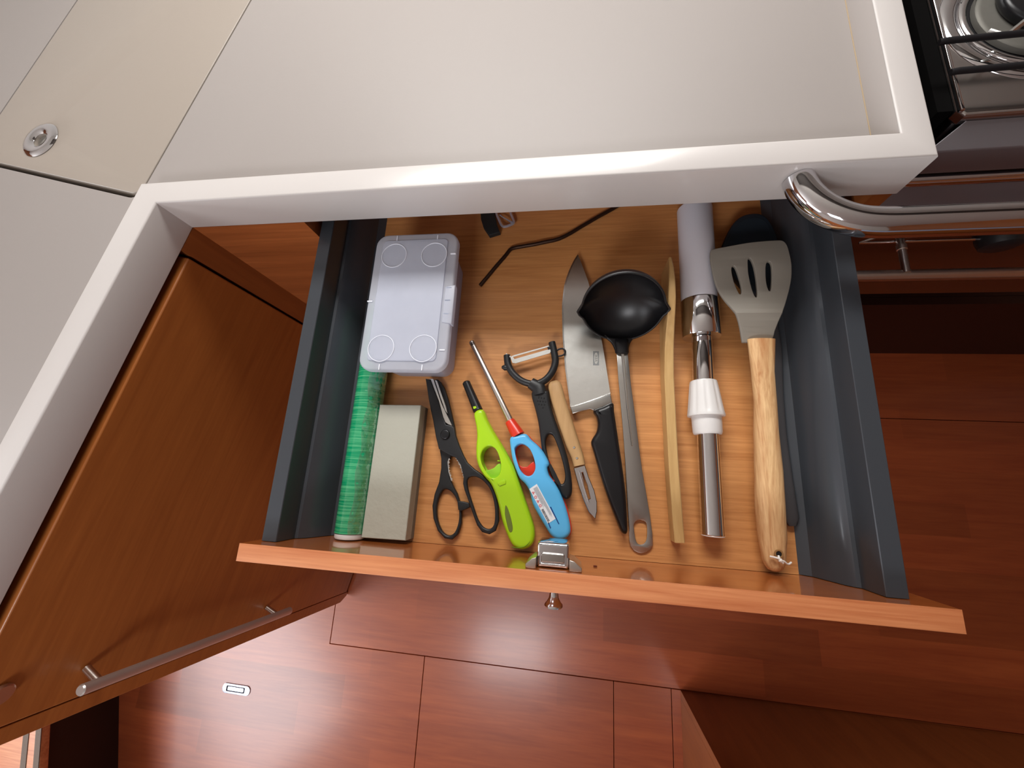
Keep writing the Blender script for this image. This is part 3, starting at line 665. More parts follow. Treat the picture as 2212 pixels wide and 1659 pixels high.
bg = thing('blue_gas_lighter', 'sky blue long-neck gas lighter with red collar and warning sticker', 'lighter', (.25, .08, 0), 'long-neck gas lighters')
b_out = smooth_loop([(0.2174,0.1340),(0.2273,0.1379),(0.2370,0.1393),(0.2436,0.1327),(0.2537,0.1246),(0.2618,0.1148),(0.2671,0.1045),(0.2649,0.0995),(0.2673,0.0907),(0.2731,0.0837),(0.2804,0.0725),(0.2870,0.0579),(0.2917,0.0434),(0.2941,0.0318),(0.2930,0.0249),(0.2873,0.0197),(0.2793,0.0186),(0.2716,0.0226),(0.2643,0.0325),(0.2565,0.0438),(0.2489,0.0562),(0.2442,0.0711),(0.2383,0.0795),(0.2319,0.0851),(0.2264,0.0953),(0.2213,0.1086),(0.2183,0.1223)], 3)
b_hole = smooth_loop([(0.2239,0.1148),(0.2248,0.1222),(0.2293,0.1261),(0.2351,0.1261),(0.2427,0.1206),(0.2482,0.1099),(0.2505,0.0987),(0.2475,0.0907),(0.2415,0.0883),(0.2348,0.0919),(0.2286,0.1006)], 3)
prism('body', b_out, .0075, .0195, BLUE, bg, holes=[b_hole], r=.005, rb=.0, seg=5, hr=.0015)
rl = prism('lower_shell', [(x+.0012, y) for x, y in b_out], .0, .0078, RED, bg, holes=[[(x+.0008, y) for x, y in b_hole]], r=.0, rb=.003, hr=0)
lab(rl, 'red lower half of the shell')
prism('trigger', [(0.2290,0.1013),(0.2343,0.0991),(0.2397,0.0994),(0.2441,0.1036),(0.2474,0.1063),(0.2512,0.1012),(0.2508,0.0929),(0.2449,0.0873),(0.2387,0.0873),(0.2322,0.0942)], .004, .0135, RED, bg, r=.001)
prism('lock_tab', [(0.2676,0.0836),(0.2736,0.0862),(0.2752,0.0843),(0.2695,0.0825)], .009, .0145, RED, bg)
sh = [(0.1553,0.2632,0.0095),(0.2151,0.1568,0.0105)]
tb_ = lathe('flame_tube', sh[0], sh[1], [(0, .0034), (.01, .0040), (1, .0042)], NICKEL, bg, n=24)
for q in (.03, .042, .054):
    A = Vector(sh[0]).lerp(Vector(sh[1]), q); dd = (Vector(sh[1])-Vector(sh[0])).normalized(); u = dd.cross(Vector((0, 0, 1))).normalized()
    tube('vent_slit', [tuple(A+Vector((0, 0, .0037))+u*.0024+Vector((0, 0, -.0004))), tuple(A+Vector((0, 0, .0039))), tuple(A+Vector((0, 0, .0033))-u*.0022)], .0006, DARK, tb_, n=6)
rcn = [(0.2145,0.1557,0.0105),(0.2167,0.1566,0.0105),(0.2266,0.1373,0.0115)]
lathe('collar', rcn[0], rcn[2], [(0, .0062), (.06, .0066), (1, .0088)], RED, bg, n=28)
prism('gas_slot', [(0.2695,0.0544),(0.2710,0.0547),(0.2812,0.0364),(0.2801,0.0358)], .016, .0198, BLUED, bg)
prism('gas_slot', [(0.2677,0.0368),(0.2688,0.0375),(0.2718,0.0312),(0.2709,0.0301)], .016, .0198, BLUED, bg)
# sticker with icons, text lines and bar code
sk4 = [(0.2444,0.0733),(0.2532,0.0797),(0.2767,0.0417),(0.2679,0.0355)]
sk = prism('sticker', sk4, .0194, .0198, PAPER, bg)
P0_, P1_, P2_, P3_ = (Vector(p) for p in sk4)
def skp(u, v): return tuple((P0_.lerp(P3_, v)).lerp(P1_.lerp(P2_, v), u))
def skq(name, u0, u1, v0, v1, m): prism(name, [skp(u0, v0), skp(u1, v0), skp(u1, v1), skp(u0, v1)], .0197, .0200, m, sk)
for i in range(9):
    u = .42+i*.055; skq('text_line', u, u+.018, .05, (.60 if i < 4 else .92)-.04*(i % 3), INK)
for i in range(4):
    c = Vector(skp(.2, .14+.125*i)); r_ = .0016
    if i % 2 == 0:
        tri = circle(c, r_*1.25, 3, .6); prism('warning_icon', tri, .0197, .0201, INKR, sk, holes=[circle(c, r_*.5, 3, .6)])
    else: prism('warning_icon', circle(c, r_, 16), .0197, .0201, INKR, sk, holes=[circle(c, r_*.62, 16)])
v = .62; k = 0
while v < .96:
    w = random.choice((.007, .011, .016)); skq('bar_code_bar', .08, .34, v, v+w, INKB); v += w+random.choice((.008, .012)); k += 1

# ------------------------------------------------------------------ Y peeler
yp = thing('y_peeler', 'dark grey Y-shaped vegetable peeler with looped handle', 'peeler', (.25, .19, 0), 'vegetable peelers')
fork = [(0.2058,0.2433,0.0110),(0.2082,0.2302,0.0110),(0.2147,0.2191,0.0110),(0.2252,0.2099,0.0110),(0.2361,0.2056,0.0105),(0.2467,0.2051,0.0105),(0.2571,0.2097,0.0110),(0.2657,0.2199,0.0110),(0.2701,0.2344,0.0110),(0.2681,0.2481,0.0110),(0.2648,0.2617,0.0110)]
tube('fork', smooth_path(fork, 5), .0049, BLACKP, yp, n=14, sx=.95)
tube('fork_joint', [(0.2393,0.2061,0.0105),(0.2493,0.2005,0.0105),(0.2517,0.1906,0.0105)], [.0075, .0095, .0100], BLACKP, yp, n=16, sz=.75)
y_out = smooth_loop([(0.2411,0.1922),(0.2437,0.1955),(0.2522,0.1964),(0.2610,0.1963),(0.2637,0.1919),(0.2661,0.1782),(0.2708,0.1631),(0.2771,0.1468),(0.2837,0.1285),(0.2896,0.1098),(0.2936,0.0915),(0.2951,0.0769),(0.2938,0.0682),(0.2892,0.0639),(0.2831,0.0675),(0.2763,0.0810),(0.2699,0.0931),(0.2627,0.1055),(0.2575,0.1197),(0.2542,0.1381),(0.2511,0.1553),(0.2463,0.1727),(0.2422,0.1848)], 3)
y_hole = smooth_loop([(0.2616,0.1275),(0.2624,0.1368),(0.2658,0.1408),(0.2708,0.1383),(0.2771,0.1243),(0.2827,0.1079),(0.2862,0.0933),(0.2856,0.0844),(0.2824,0.0813),(0.2770,0.0847),(0.2711,0.0962),(0.2656,0.1101)], 3)
prism('handle', y_out, .002, .0155, BLACKP, yp, holes=[y_hole], r=.0045, seg=4, hr=.0025)
dots = [(0, -45), (-22, -20), (0, -18), (22, -14), (-32, 8), (-11, 10), (11, 12), (32, 14), (-22, 36), (0, 38), (22, 38), (8, 62)]
dc0 = [(0.2544,0.1831),(0.2579,0.1832),(0.2546,0.1796)]
ux = (Vector(dc0[1])-Vector(dc0[0]))/22; uy = (Vector(dc0[2])-Vector(dc0[0]))/22
for a, b in dots:
    c = Vector(dc0[0])+ux*a+uy*b
    prism('grip_dot', circle(c, .0009, 8), .015, .0163, BLACKP, yp, r=.0004, seg=1)
bl_ = [(0.2106,0.2406,0.0140),(0.2143,0.2323,0.0130),(0.2185,0.2318,0.0130),(0.2625,0.2460,0.0130),(0.2648,0.2500,0.0130),(0.2609,0.2566,0.0140),(0.2163,0.2432,0.0140)]
prism('blade', [p[:2] for p in bl_], .012, .0132, STEEL, yp, holes=[[p[:2] for p in [(0.2143,0.2404,0.0130),(0.2165,0.2375,0.0130),(0.2620,0.2517,0.0130),(0.2602,0.2547,0.0130)]]])
tube('blade_pivot', [(0.2045,0.2442,0.0118),(0.2112,0.2400,0.0122)], .0018, BRUSHED, yp, n=8)
tube('blade_pivot', [(0.2598,0.2528,0.0122),(0.2671,0.2548,0.0118)], .0025, BLACKP, yp, n=8)
tube('eye_remover', smooth_path([(0.2697,0.2490,0.0110),(0.2745,0.2523,0.0110),(0.2794,0.2530,0.0110),(0.2825,0.2503,0.0110),(0.2820,0.2462,0.0110),(0.2780,0.2435,0.0110),(0.2715,0.2426,0.0110)], 4), .0012, BLACKP, yp, n=8)
tube('side_nub', [(0.2093,0.2259,0.0110),(0.2042,0.2264,0.0110),(0.2000,0.2270,0.0110)], [.0035, .0042, .0018], BLACKP, yp, n=10)

# ------------------------------------------------------------------ small wooden peeler
wp = thing('wooden_peeler', 'small peeler with wooden handle, two rivets and slotted steel blade', 'peeler', (.28, .12, 0), 'vegetable peelers')
L = [(0.2621,0.2003),(0.2662,0.1840),(0.2757,0.1555),(0.2865,0.1272),(0.2936,0.1123),(0.2965,0.1017)]
R_ = [(0.2796,0.2032),(0.2837,0.1885),(0.2931,0.1608),(0.3023,0.1340),(0.3071,0.1190),(0.3102,0.1068)]
loft('handle', lr_stations(L, R_, [.0085]*6, [.0082]*6, True)[1:-3]+[((L[-1][0]+R_[-1][0])/2, (L[-1][1]+R_[-1][1])/2, .0085, .0078, .0075)], BEECH, wp, e=3.2)
for c in [(0.2964,0.1250),(0.3001,0.1124)]: prism('rivet', circle(c, .0015, 14), .014, .0173, STEEL, wp, r=.0004, seg=1)
prism('blade', [(0.2963,0.1009),(0.3098,0.1051),(0.3144,0.0912),(0.3211,0.0762),(0.3244,0.0627),(0.3244,0.0521),(0.3225,0.0432),(0.3152,0.0507),(0.3096,0.0625),(0.3033,0.0781)], lambda x, y: .0072, lambda x, y: .0088, CHROME, wp, holes=[[(0.3060,0.0959),(0.3077,0.0964),(0.3126,0.0823),(0.3165,0.0665),(0.3147,0.0653),(0.3097,0.0799)]], r=.0006, seg=1)
tube('blade_rib', [(0.3030,0.0980,0.0092),(0.3089,0.0791,0.0096),(0.3147,0.0621,0.0092)], .0009, CHROME, wp, n=8)

# ------------------------------------------------------------------ chef's knife
ck = thing('chef_knife', "large wide-bladed chef's knife with black handle, tip to the back", 'knife', (.32, .2, 0))
bl_l = [(0.2962,0.3921),(0.2916,0.3840),(0.2880,0.3760),(0.2844,0.3665),(0.2815,0.3570),(0.2789,0.3458),(0.2775,0.3327),(0.2767,0.3179),(0.2769,0.3052),(0.2787,0.2694),(0.2808,0.2477),(0.2830,0.2264),(0.2864,0.2047),(0.2901,0.1811)]
bl_r = [(0.2908,0.1742),(0.3407,0.1948),(0.3399,0.1977),(0.3330,0.2438),(0.3289,0.2686),(0.3207,0.3102),(0.3112,0.3507),(0.3042,0.3716),(0.2994,0.3852)]
prism('blade', bl_l+bl_r, .0058, .0076, STEEL, ck)
BEV = mat('ground_blade_edge', (225, 226, 224), .2, metal=1)
prism('ground_edge', bl_l+list(reversed([(0.2976,0.3907),(0.2933,0.3831),(0.2897,0.3747),(0.2863,0.3655),(0.2834,0.3562),(0.2808,0.3450),(0.2794,0.3320),(0.2786,0.3172),(0.2788,0.3045),(0.2805,0.2688),(0.2827,0.2471),(0.2848,0.2259),(0.2881,0.2049),(0.2916,0.1813)])), .0065, .0079, BEV, ck)
prism('bolster', [(0.2905,0.1763),(0.3152,0.1855),(0.3401,0.1956),(0.3425,0.1826),(0.3309,0.1772),(0.3196,0.1724),(0.3153,0.1743),(0.3038,0.1708),(0.2935,0.1673)], .0045, .0105, BRUSHED, ck, r=.0012)
k_out = smooth_loop([(0.3194,0.1717),(0.3306,0.1767),(0.3424,0.1821),(0.3441,0.1706),(0.3467,0.1522),(0.3498,0.1296),(0.3539,0.1004),(0.3569,0.0721),(0.3581,0.0458),(0.3585,0.0343),(0.3560,0.0299),(0.3513,0.0324),(0.3464,0.0436),(0.3405,0.0585),(0.3334,0.0778),(0.3261,0.1005),(0.3198,0.1216),(0.3169,0.1312),(0.3180,0.1366),(0.3229,0.1452),(0.3244,0.1544),(0.3231,0.1637)], 3)
prism('handle', k_out, .0, .0195, BLACKG, ck, r=.0058, seg=5)
sc_ = [(0.3223,0.2415),(0.3223,0.2512),(0.3224,0.2321),(0.3185,0.2415),(0.3261,0.2415)]
cen = Vector(sc_[0]); au = (Vector(sc_[1])-Vector(sc_[2]))/2; av = (Vector(sc_[4])-Vector(sc_[3]))/2
STAMP = mat('etched_stamp_grey', (132, 134, 134), .5, metal=.6)
ov_ = [tuple(cen+au*.82*math.cos(t)+av*.68*math.sin(t)) for t in (2*PI*i/32 for i in range(32))]
bxs = [tuple(cen+au*a+av*b) for a, b in ((1, 1), (1, -1), (-1, -1), (-1, 1))]
stp_ = prism('maker_stamp', bxs, .0074, .00772, STAMP, ck, holes=[ov_])
def text_mesh(txt, origin, ex, ey, z, h, material, parent, name):
    cu = bpy.data.curves.new('t', 'FONT'); cu.body = txt; cu.size = 1; cu.align_x = 'CENTER'; cu.align_y = 'CENTER'; cu.extrude = 0; cu.resolution_u = 3
    ob = bpy.data.objects.new('t', cu); COL.objects.link(ob); dgp = bpy.context.evaluated_depsgraph_get()
    me = bpy.data.meshes.new_from_object(ob.evaluated_get(dgp)); bpy.data.objects.remove(ob)
    V = [tuple(Vector((*(Vector(origin)+ex*v.co.x+ey*v.co.y), z))) for v in me.vertices]; F = [tuple(p.vertices) for p in me.polygons]
    bpy.data.meshes.remove(me); return mesh_obj(name, V, F, material, parent)
text_mesh('IKEA', cen, (-au).normalized()*-.0046*-1, av.normalized()*.0052, .00778, 0, STAMP, stp_, 'stamp_lettering')
for i in range(3):
    c = cen+av*(1.5+i*.55)-au*.9
    prism('stamp_fine_print', [tuple(c+au*a+av*b) for a, b in ((.6, .08), (.6, -.08), (-.9+.2*i, -.08), (-.9+.2*i, .08))], .0074, .0077, mat('faint_etching', (176, 177, 174), .45, metal=.8), stp_)

# ------------------------------------------------------------------ ladle
la = thing('ladle', 'black ladle with two pouring lips and a flat steel handle', 'ladle', (.36, .2, 0))
Rb = .0492; th = math.radians(59); lc_ = Vector([(0.3510,0.2906,0.0515)][0])
nrm = Vector((-.03, -math.sin(th), math.cos(th))).normalized(); ux = Vector((1, 0, 0)); ux = (ux-nrm*ux.dot(nrm)).normalized(); uy = nrm.cross(ux)
V = []; F = []; NA = 64; NR = 14
def lip(a):
    s = 0
    for c0, w, am in ((-.02, .13, .12), (PI+.12, .13, .12)):
        d = (a-c0+PI) % (2*PI)-PI; s += am*math.exp(-(d/w)**2)
    return 1+s
def bowl(rad, dep, off):
    base = len(V)
    for i in range(NR+1):
        t = i/NR*PI/2; rr = math.cos(t); dd = math.sin(t)
        for k in range(NA):
            a = 2*PI*k/NA; w = (rr**3) ; q = rad*(rr+(lip(a)-1)*w)
            p = lc_+ux*q*math.cos(a)+uy*q*math.sin(a)-nrm*(dep*dd+off); V.append(tuple(p))
    for i in range(NR):
        for k in range(NA): F.append((base+i*NA+k, base+i*NA+(k+1) % NA, base+(i+1)*NA+(k+1) % NA, base+(i+1)*NA+k))
    return base
b1 = bowl(Rb, .033, 0); b2 = bowl(Rb-.0022, .031, -.0004)
for k in range(NA): F.append((b1+k, b1+(k+1) % NA, b2+(k+1) % NA, b2+k))
zmin = min(v[2] for v in V)
mesh_obj('bowl', V, F, BLACKG, la, 60)
pr_ = lc_+uy*-Rb*.97
rimv = [tuple(lc_+(ux*math.cos(2*PI*k/NA)+uy*math.sin(2*PI*k/NA))*(Rb*lip(2*PI*k/NA)-.0008)) for k in range(NA+1)]
tube('bowl_rim', rimv, .0012, BLACKP, la, n=8, caps=False)
nk = [(0.3525,0.2714,0.0120),(0.3537,0.2652,0.0125),(0.3543,0.2582,0.0130),(0.3546,0.2466,0.0135)]
prism('neck_flare', smooth_loop([(0.3311,0.2710),(0.3359,0.2663),(0.3406,0.2619),(0.3437,0.2561),(0.3457,0.2506),(0.3469,0.2470),(0.3544,0.2464),(0.3624,0.2472),(0.3630,0.2532),(0.3644,0.2596),(0.3670,0.2647),(0.3714,0.2688),(0.3758,0.2732),(0.3680,0.2698),(0.3540,0.2681),(0.3414,0.2687)], 3), .0085, .0138, BLACKG, la, r=.0022, rb=.002)
loft('neck', [(nk[1][0], nk[1][1], .0120, .0090, .0030), (nk[1][0], nk[1][1]-.002, .0125, .0088, .0040), (nk[2][0], nk[2][1], .0125, .0086, .0044), (nk[3][0], nk[3][1], .0125, .0076, .0042)], BLACKG, la)
hl = [(0.3477,0.2470)]+[(0.3495,0.2151),(0.3521,0.1845),(0.3548,0.1533)]+[(0.3573,0.1157),(0.3594,0.0720)]+[(0.3613,0.0367),(0.3618,0.0217),(0.3629,0.0163),(0.3667,0.0117),(0.3708,0.0098)]
hr_ = [(0.3750,0.0092),(0.3805,0.0107),(0.3854,0.0143),(0.3880,0.0189),(0.3877,0.0318)]+[(0.3853,0.0524),(0.3817,0.0762)]+[(0.3773,0.1033),(0.3736,0.1343),(0.3698,0.1694)]+[(0.3654,0.2052)]+[(0.3616,0.2470)]
yy0 = hl[0][1]; yy1 = hr_[0][1]
def hz(x, y): t = (y-yy1)/(yy0-yy1); return .003+.0095*max(0, t)**1.2
lh = prism('handle', hl+hr_, lambda x, y: hz(x, y)-.0022, lambda x, y: hz(x, y), BRUSHED, la, holes=[smooth_loop([(0.3671,0.0358),(0.3674,0.0407),(0.3703,0.0443),(0.3746,0.0456),(0.3792,0.0445),(0.3815,0.0403),(0.3817,0.0313),(0.3808,0.0245),(0.3782,0.0202),(0.3745,0.0185),(0.3707,0.0199),(0.3686,0.0249)], 3)], r=.0007, seg=2)
prism('handle_ridge', [(0.3531,0.2462),(0.3569,0.2463)]+[(0.3618,0.1769),(0.3664,0.1309),(0.3649,0.1308),(0.3595,0.1768)], lambda x, y: hz(x, y)-.001, lambda x, y: hz(x, y)+.0008, BRUSHED, la, r=.0004, seg=1)

# ------------------------------------------------------------------ wooden spatula on its edge
spt = thing('wooden_spatula', 'thin bamboo spatula standing on its long edge beside the ladle', 'spatula', (.43, .2, 0))
sp_ = [(0.4089,0.3600,0.0480,0.0016),(0.4084,0.3426,0.0550,0.0026),(0.4077,0.3227,0.0580,0.0036),(0.4074,0.3027,0.0560,0.0042),(0.4075,0.2862,0.0500,0.0042),(0.4079,0.2672,0.0380,0.0048),(0.4079,0.2461,0.0300,0.0052),(0.4076,0.2157,0.0260,0.0054)]+[(0.4083,0.1908,0.0240,0.0054),(0.4087,0.1533,0.0240,0.0054),(0.4090,0.1243,0.0240,0.0054),(0.4095,0.1031,0.0240,0.0054),(0.4105,0.0756,0.0240,0.0054),(0.4117,0.0488,0.0230,0.0054),(0.4131,0.0259,0.0220,0.0053)]
V = []; F = []
for i, s in enumerate(sp_):
    p = Vector(s[:3]); a = Vector(sp_[max(i-1, 0)][:2]); b = Vector(sp_[min(i+1, len(sp_)-1)][:2]); d = (b-a).normalized(); n_ = Vector((d.y, -d.x)); hw = s[3]
    zb = .0004 if i > 5 else .0004+.004*(5-i)/5
    e = .0010
    for (o, z) in ((-hw+e, p.z), (hw-e, p.z), (hw, p.z-e), (hw, zb+e), (hw-e, zb), (-hw+e, zb), (-hw, zb+e), (-hw, p.z-e)):
        V.append((p.x+n_.x*o, p.y+n_.y*o, z))
n8 = 8
for i in range(len(sp_)-1):
    for k in range(n8): F.append((i*n8+k, i*n8+(k+1) % n8, (i+1)*n8+(k+1) % n8, (i+1)*n8+k))
F.append(tuple(range(n8))); F.append(tuple((len(sp_)-1)*n8+k for k in range(n8)))
bl2 = mesh_obj('paddle', V, F, BAMBOO, spt, 35)

# ------------------------------------------------------------------ white and chrome stick gadget
gd = thing('stick_gadget', 'long white and chrome tubular kitchen gadget with a fluted white collar', 'gadget', (.47, .22, 0))
ga = [(0.4478,0.4484,0.0235),(0.4474,0.3124,0.0225),(0.4482,0.2655,0.0210)]+[(0.4484,0.2111,0.0170),(0.4492,0.1700,0.0165),(0.4502,0.1471,0.0160),(0.4504,0.0357,0.0130)]
G0 = Vector(ga[0]); G1 = Vector(ga[6])
def gx(i): return ga[i]
wb = lathe('white_grip', gx(0), gx(1), [(0, .012), (.015, .0185), (.04, .0215), (.5, .0213), (.98, .0212), (1, .0208)], VIOLETP, gd, n=40)
lathe('chrome_ferrule', gx(1), gx(2), [(0, .0215), (.02, .0220), (.98, .0222), (1, .0216)], CHROME, gd, n=40)
lathe('narrow_tube', gx(2), gx(3), [(0, .0108), (.03, .0115), (1, .0118)], CHROME, gd, n=32)
def flute(a, t): return 1-.055*max(0, math.cos(a*9))**2*(1 if .05 < t < .62 else 0)
lathe('fluted_collar', gx(3), gx(5), [(0, .0135), (.015, .0150), (.06, .0156), (.2, .0168), (.35, .0180), (.5, .0192), (.6, .0201), (.64, .0206), (.67, .0204), (.675, .0165), (.96, .0160), (.98, .0155), (1, .0150)], WHITEP, gd, n=72, flute=flute)
lathe('lower_tube', gx(5), gx(6), [(0, .0118), (.98, .0122), (.99, .0124), (1, .0120)], CHROME, gd, n=36)
e = (Vector(gx(6))-Vector(gx(5))).normalized()
lathe('tube_end_plug', gx(6), tuple(Vector(gx(6))+e*.0012), [(0, .0121), (.5, .0121), (1, .0112)], WHITEP, gd, n=32)

# ------------------------------------------------------------------ spoon under the turner
bs = thing('black_spoon', 'dark blue-grey silicone spoon half hidden beneath the slotted turner', 'spoon', (.52, .25, 0))
s_head = smooth_loop([(0.4802,0.3873),(0.4822,0.3954),(0.4862,0.4053),(0.4924,0.4179),(0.4990,0.4268),(0.5078,0.4333),(0.5186,0.4357),(0.5275,0.4347),(0.5346,0.4300),(0.5397,0.4206),(0.5434,0.4091),(0.5456,0.3964),(0.5446,0.3787),(0.5406,0.3579),(0.5337,0.3375),(0.5255,0.3241),(0.5167,0.3209),(0.5071,0.3261),(0.4964,0.3383),(0.4874,0.3559),(0.4818,0.3720)], 3)
hcx = sum(p[0] for p in s_head)/len(s_head); hcy = sum(p[1] for p in s_head)/len(s_head)
def sp_bot(x, y): return .010
def spz(x, y): return .022
hd = prism('spoon_head', s_head, .011, .022, DARKS, bs, r=.002)
prism('bowl_hollow', [(hcx+(x-hcx)*.86, hcy+(y-hcy)*.86) for x, y in s_head], .0215, .0223, DARKS, hd, r=.0002, seg=1)
sh_ = [(0.5291,0.3349,0.0140),(0.5331,0.3015,0.0130),(0.5365,0.2562,0.0120)]+[(0.5326,0.1966,0.0115),(0.5314,0.1523,0.0110),(0.5322,0.1099,0.0105),(0.5336,0.0759,0.0100),(0.5353,0.0588,0.0095)]
loft('spoon_handle', [(p[0], p[1], p[2]-.004, w, .004) for p, w in zip(sh_, (.008, .007, .0065, .0068, .0072, .0078, .0082, .0078))]+[(sh_[-1][0]+.0008, sh_[-1][1]-.008, .005, .004, .002)], mat('dark_grey_nylon', (66, 64, 66), .5), bs)

# ------------------------------------------------------------------ slotted turner
tn = thing('slotted_turner', 'grey silicone slotted turner with a pale wooden handle and white string', 'turner', (.52, .2, 0))
ty = lambda x, y: None
t_out = smooth_loop([(0.4549,0.3635),(0.4566,0.3674),(0.4605,0.3689),(0.4713,0.3709),(0.4842,0.3732),(0.4970,0.3754),(0.5096,0.3767),(0.5221,0.3774),(0.5331,0.3775),(0.5373,0.3761),(0.5401,0.3721),(0.5417,0.3654),(0.5430,0.3514),(0.5431,0.3384),(0.5424,0.3287),(0.5391,0.3145),(0.5328,0.2966),(0.5285,0.2866),(0.5247,0.2759),(0.5216,0.2653),(0.5194,0.2556),(0.5087,0.2545),(0.4995,0.2539),(0.4892,0.2533),(0.4875,0.2555),(0.4852,0.2647),(0.4820,0.2754),(0.4779,0.2848),(0.4731,0.2935),(0.4685,0.3014),(0.4643,0.3098),(0.4608,0.3193),(0.4581,0.3292),(0.4560,0.3408),(0.4546,0.3525)], 2)
sl1 = smooth_loop([(0.4775,0.3422),(0.4797,0.3451),(0.4823,0.3420),(0.4854,0.3318),(0.4874,0.3220),(0.4876,0.3131),(0.4858,0.3095),(0.4837,0.3124),(0.4804,0.3229),(0.4780,0.3344)], 3)
sl2 = smooth_loop([(0.4960,0.3512),(0.4982,0.3548),(0.5006,0.3511),(0.5031,0.3395),(0.5045,0.3280),(0.5048,0.3152),(0.5039,0.3072),(0.5019,0.3054),(0.4997,0.3121),(0.4975,0.3250),(0.4958,0.3380)], 3)
sl3 = smooth_loop([(0.5149,0.3416),(0.5162,0.3476),(0.5186,0.3498),(0.5209,0.3480),(0.5218,0.3406),(0.5216,0.3292),(0.5202,0.3181),(0.5182,0.3130),(0.5163,0.3158),(0.5149,0.3262)], 3)
yb0 = [(0.5060,0.2845),(0.5035,0.2548)]
def tz(x, y):
    if y > yb0[0][1]: return .050
    t = min(1, (yb0[0][1]-y)/(yb0[0][1]-yb0[1][1])); return .050-.010*t
def tz0(x, y): return tz(x, y)-.0045-(.004*min(1, max(0, (yb0[0][1]+.005-y)/.02)))
th_ = prism('turner_head', t_out, .0455, .050, GREYS, tn, holes=[sl1, sl2, sl3], r=.0016, seg=3, hr=.001)
def bend(o, ycuts, fn, smooth=35):
    o0 = org(o); bm = bmesh.new(); bm.from_mesh(o.data)
    for y in ycuts:
        bmesh.ops.bisect_plane(bm, geom=bm.verts[:]+bm.edges[:]+bm.faces[:], plane_co=(0, y-o0.y, 0), plane_no=(0, 1, 0))
    for v in bm.verts: v.co.z += fn(v.co.x+o0.x, v.co.y+o0.y)
    bm.to_mesh(o.data); bm.free(); o.data.shade_smooth(); o.data.set_sharp_from_angle(angle=math.radians(smooth))
def turn_z(x, y):
    t = min(1, max(0, (yb0[0][1]-y)/(yb0[0][1]-yb0[1][1])))
    up = max(0, y-yb0[0][1])
    return -.013*t-.003*math.sin(min(1, up/.06)*PI)
bend(th_, [yb0[0][1]+q for q in (.03, .02, .012, .006, .003, 0, -.003, -.008, -.014, -.02)], turn_z, 20)
hl = [(0.4925,0.2552)]+[(0.4953,0.2181)]+[(0.4983,0.1831)]+[(0.4975,0.1482)]+[(0.4964,0.1075),(0.4950,0.0680)]+[(0.4963,0.0362),(0.4983,0.0215)]
hr_ = [(0.5221,0.2574)]+[(0.5191,0.2184)]+[(0.5204,0.1879)]+[(0.5212,0.1547)]+[(0.5239,0.1103),(0.5239,0.0724)]+[(0.5233,0.0394),(0.5212,0.0258)]
zt = [.041, .038, .033, .0285, .0245, .0215, .0195, .0185]; hh = [.0062, .008, .0098, .0108, .0112, .0115, .0115, .0112]
stn = lr_stations(hl, hr_, [a-b*.35 for a, b in zip(zt, hh)], hh, False)
ln = stn[-1]; dn = Vector((stn[-1][0]-stn[-2][0], stn[-1][1]-stn[-2][1])).normalized()
ends = [(ln[0]+dn.x*q, ln[1]+dn.y*q, ln[2], ln[3]*k1, ln[4]*k1) for q, k1 in ((.008, .93), (.014, .78), (.018, .55), (.0198, .2))]
wh = loft('wooden_handle', stn+ends, ACACIA, tn, n=28, e=2.3)
hp = [(0.5098,0.0231)][0]
prism('hanging_hole', circle(hp, .0042, 20), .0200, .0263+.0018, DARK, wh) if False else None
hole = ring('hanging_hole', (hp[0], hp[1], .0268), .0036, .0010, mat('worn_hole_rim', (150, 110, 66), .6), wh, n=24, m=6)
prism('hole_shadow', circle(hp, .0034, 20), .022, .0270, DARK, wh)
strp = smooth_path([(0.5012,0.0200,0.0265),(0.5047,0.0197,0.0290),(0.5075,0.0190,0.0305),(0.5090,0.0172,0.0300),(0.5123,0.0169,0.0300),(0.5176,0.0138,0.0270),(0.5222,0.0154,0.0240)], 4)
tube('string', strp, .0010, STRING, tn, n=8)
tube('string', smooth_path([(0.5089,0.0214,0.0280),(0.5084,0.0190,0.0302),(0.5098,0.0165,0.0302),(0.5118,0.0149,0.0295)], 4), .0011, STRING, tn, n=8)
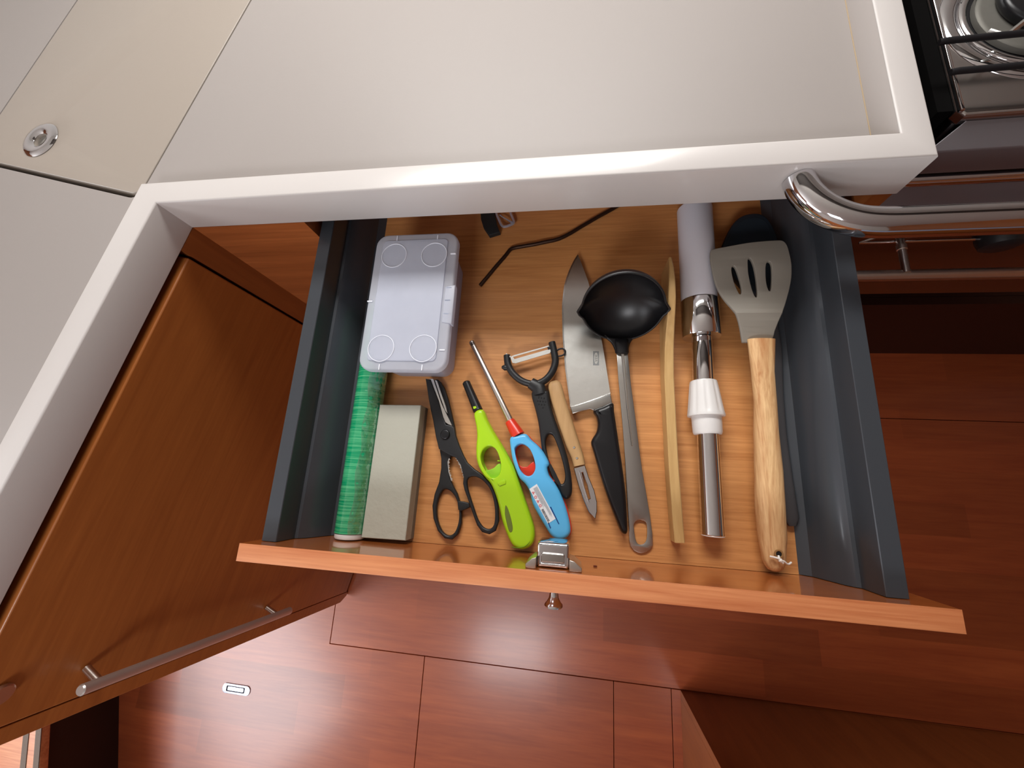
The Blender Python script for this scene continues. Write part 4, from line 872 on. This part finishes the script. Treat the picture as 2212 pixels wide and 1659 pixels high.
lathe('string_knot', [(0.5077,0.0189,0.0300)][0], [(0.5111,0.0158,0.0298)][0], [(0, .0008), (.4, .0022), (.7, .0020), (1, .0006)], STRING, tn, n=12)

# ------------------------------------------------------------------ bent rod and strap at the back
rd = [(0.1593,0.3502,0.0026),(0.1697,0.3645,0.0026),(0.1809,0.3804,0.0026),(0.1923,0.3953,0.0026),(0.1990,0.4056,0.0026),(0.2026,0.4082,0.0026),(0.2086,0.4096,0.0026),(0.2208,0.4116,0.0026),(0.2352,0.4137,0.0026),(0.2496,0.4167,0.0026),(0.2615,0.4188,0.0026),(0.2698,0.4213,0.0026),(0.2780,0.4251,0.0026),(0.2874,0.4306,0.0026),(0.2991,0.4385,0.0026),(0.3224,0.4534,0.0026),(0.3458,0.4673,0.0026),(0.3575,0.4749,0.0026)]
ro = tube('bent_rod', [(p[0], p[1], .0031) for p in rd], .0027, DARKM, None, n=12); ro['label'] = 'thin dark metal rod bent twice, lying at the back of the drawer'; ro['category'] = 'rod'
stw = thing('buckle_strap', 'short black strap with a small chrome buckle behind the bent rod', 'strap', (.2, .46, 0))
V = []
s1 = [(0.1519,0.4671),(0.1536,0.4556),(0.1579,0.4430),(0.1680,0.4276),(0.1836,0.4325),(0.1782,0.4459),(0.1742,0.4616),(0.1729,0.4702)]
s1 = s1[:1]+s1[1:]
prism('strap', [tuple(p) for p in s1], .0005, .0085, BLACKR, stw, r=.0012)
bk = [(0.1751,0.4709,0.0070),(0.1774,0.4615,0.0070),(0.1807,0.4543,0.0070),(0.1843,0.4464,0.0070),(0.1877,0.4423,0.0070),(0.1926,0.4423,0.0070),(0.1993,0.4448,0.0070),(0.2028,0.4471,0.0070),(0.2031,0.4508,0.0070),(0.2005,0.4575,0.0070),(0.1979,0.4640,0.0070),(0.1959,0.4712,0.0070)]
tube('buckle', smooth_path(bk, 4), .0019, ALU, stw, n=8)
tube('buckle_tongue', [(0.1815,0.4617,0.0075),(0.1895,0.4552,0.0080),(0.1967,0.4504,0.0080),(0.2015,0.4470,0.0085)], [.001, .001, .0012, .002], ALU, stw, n=8)
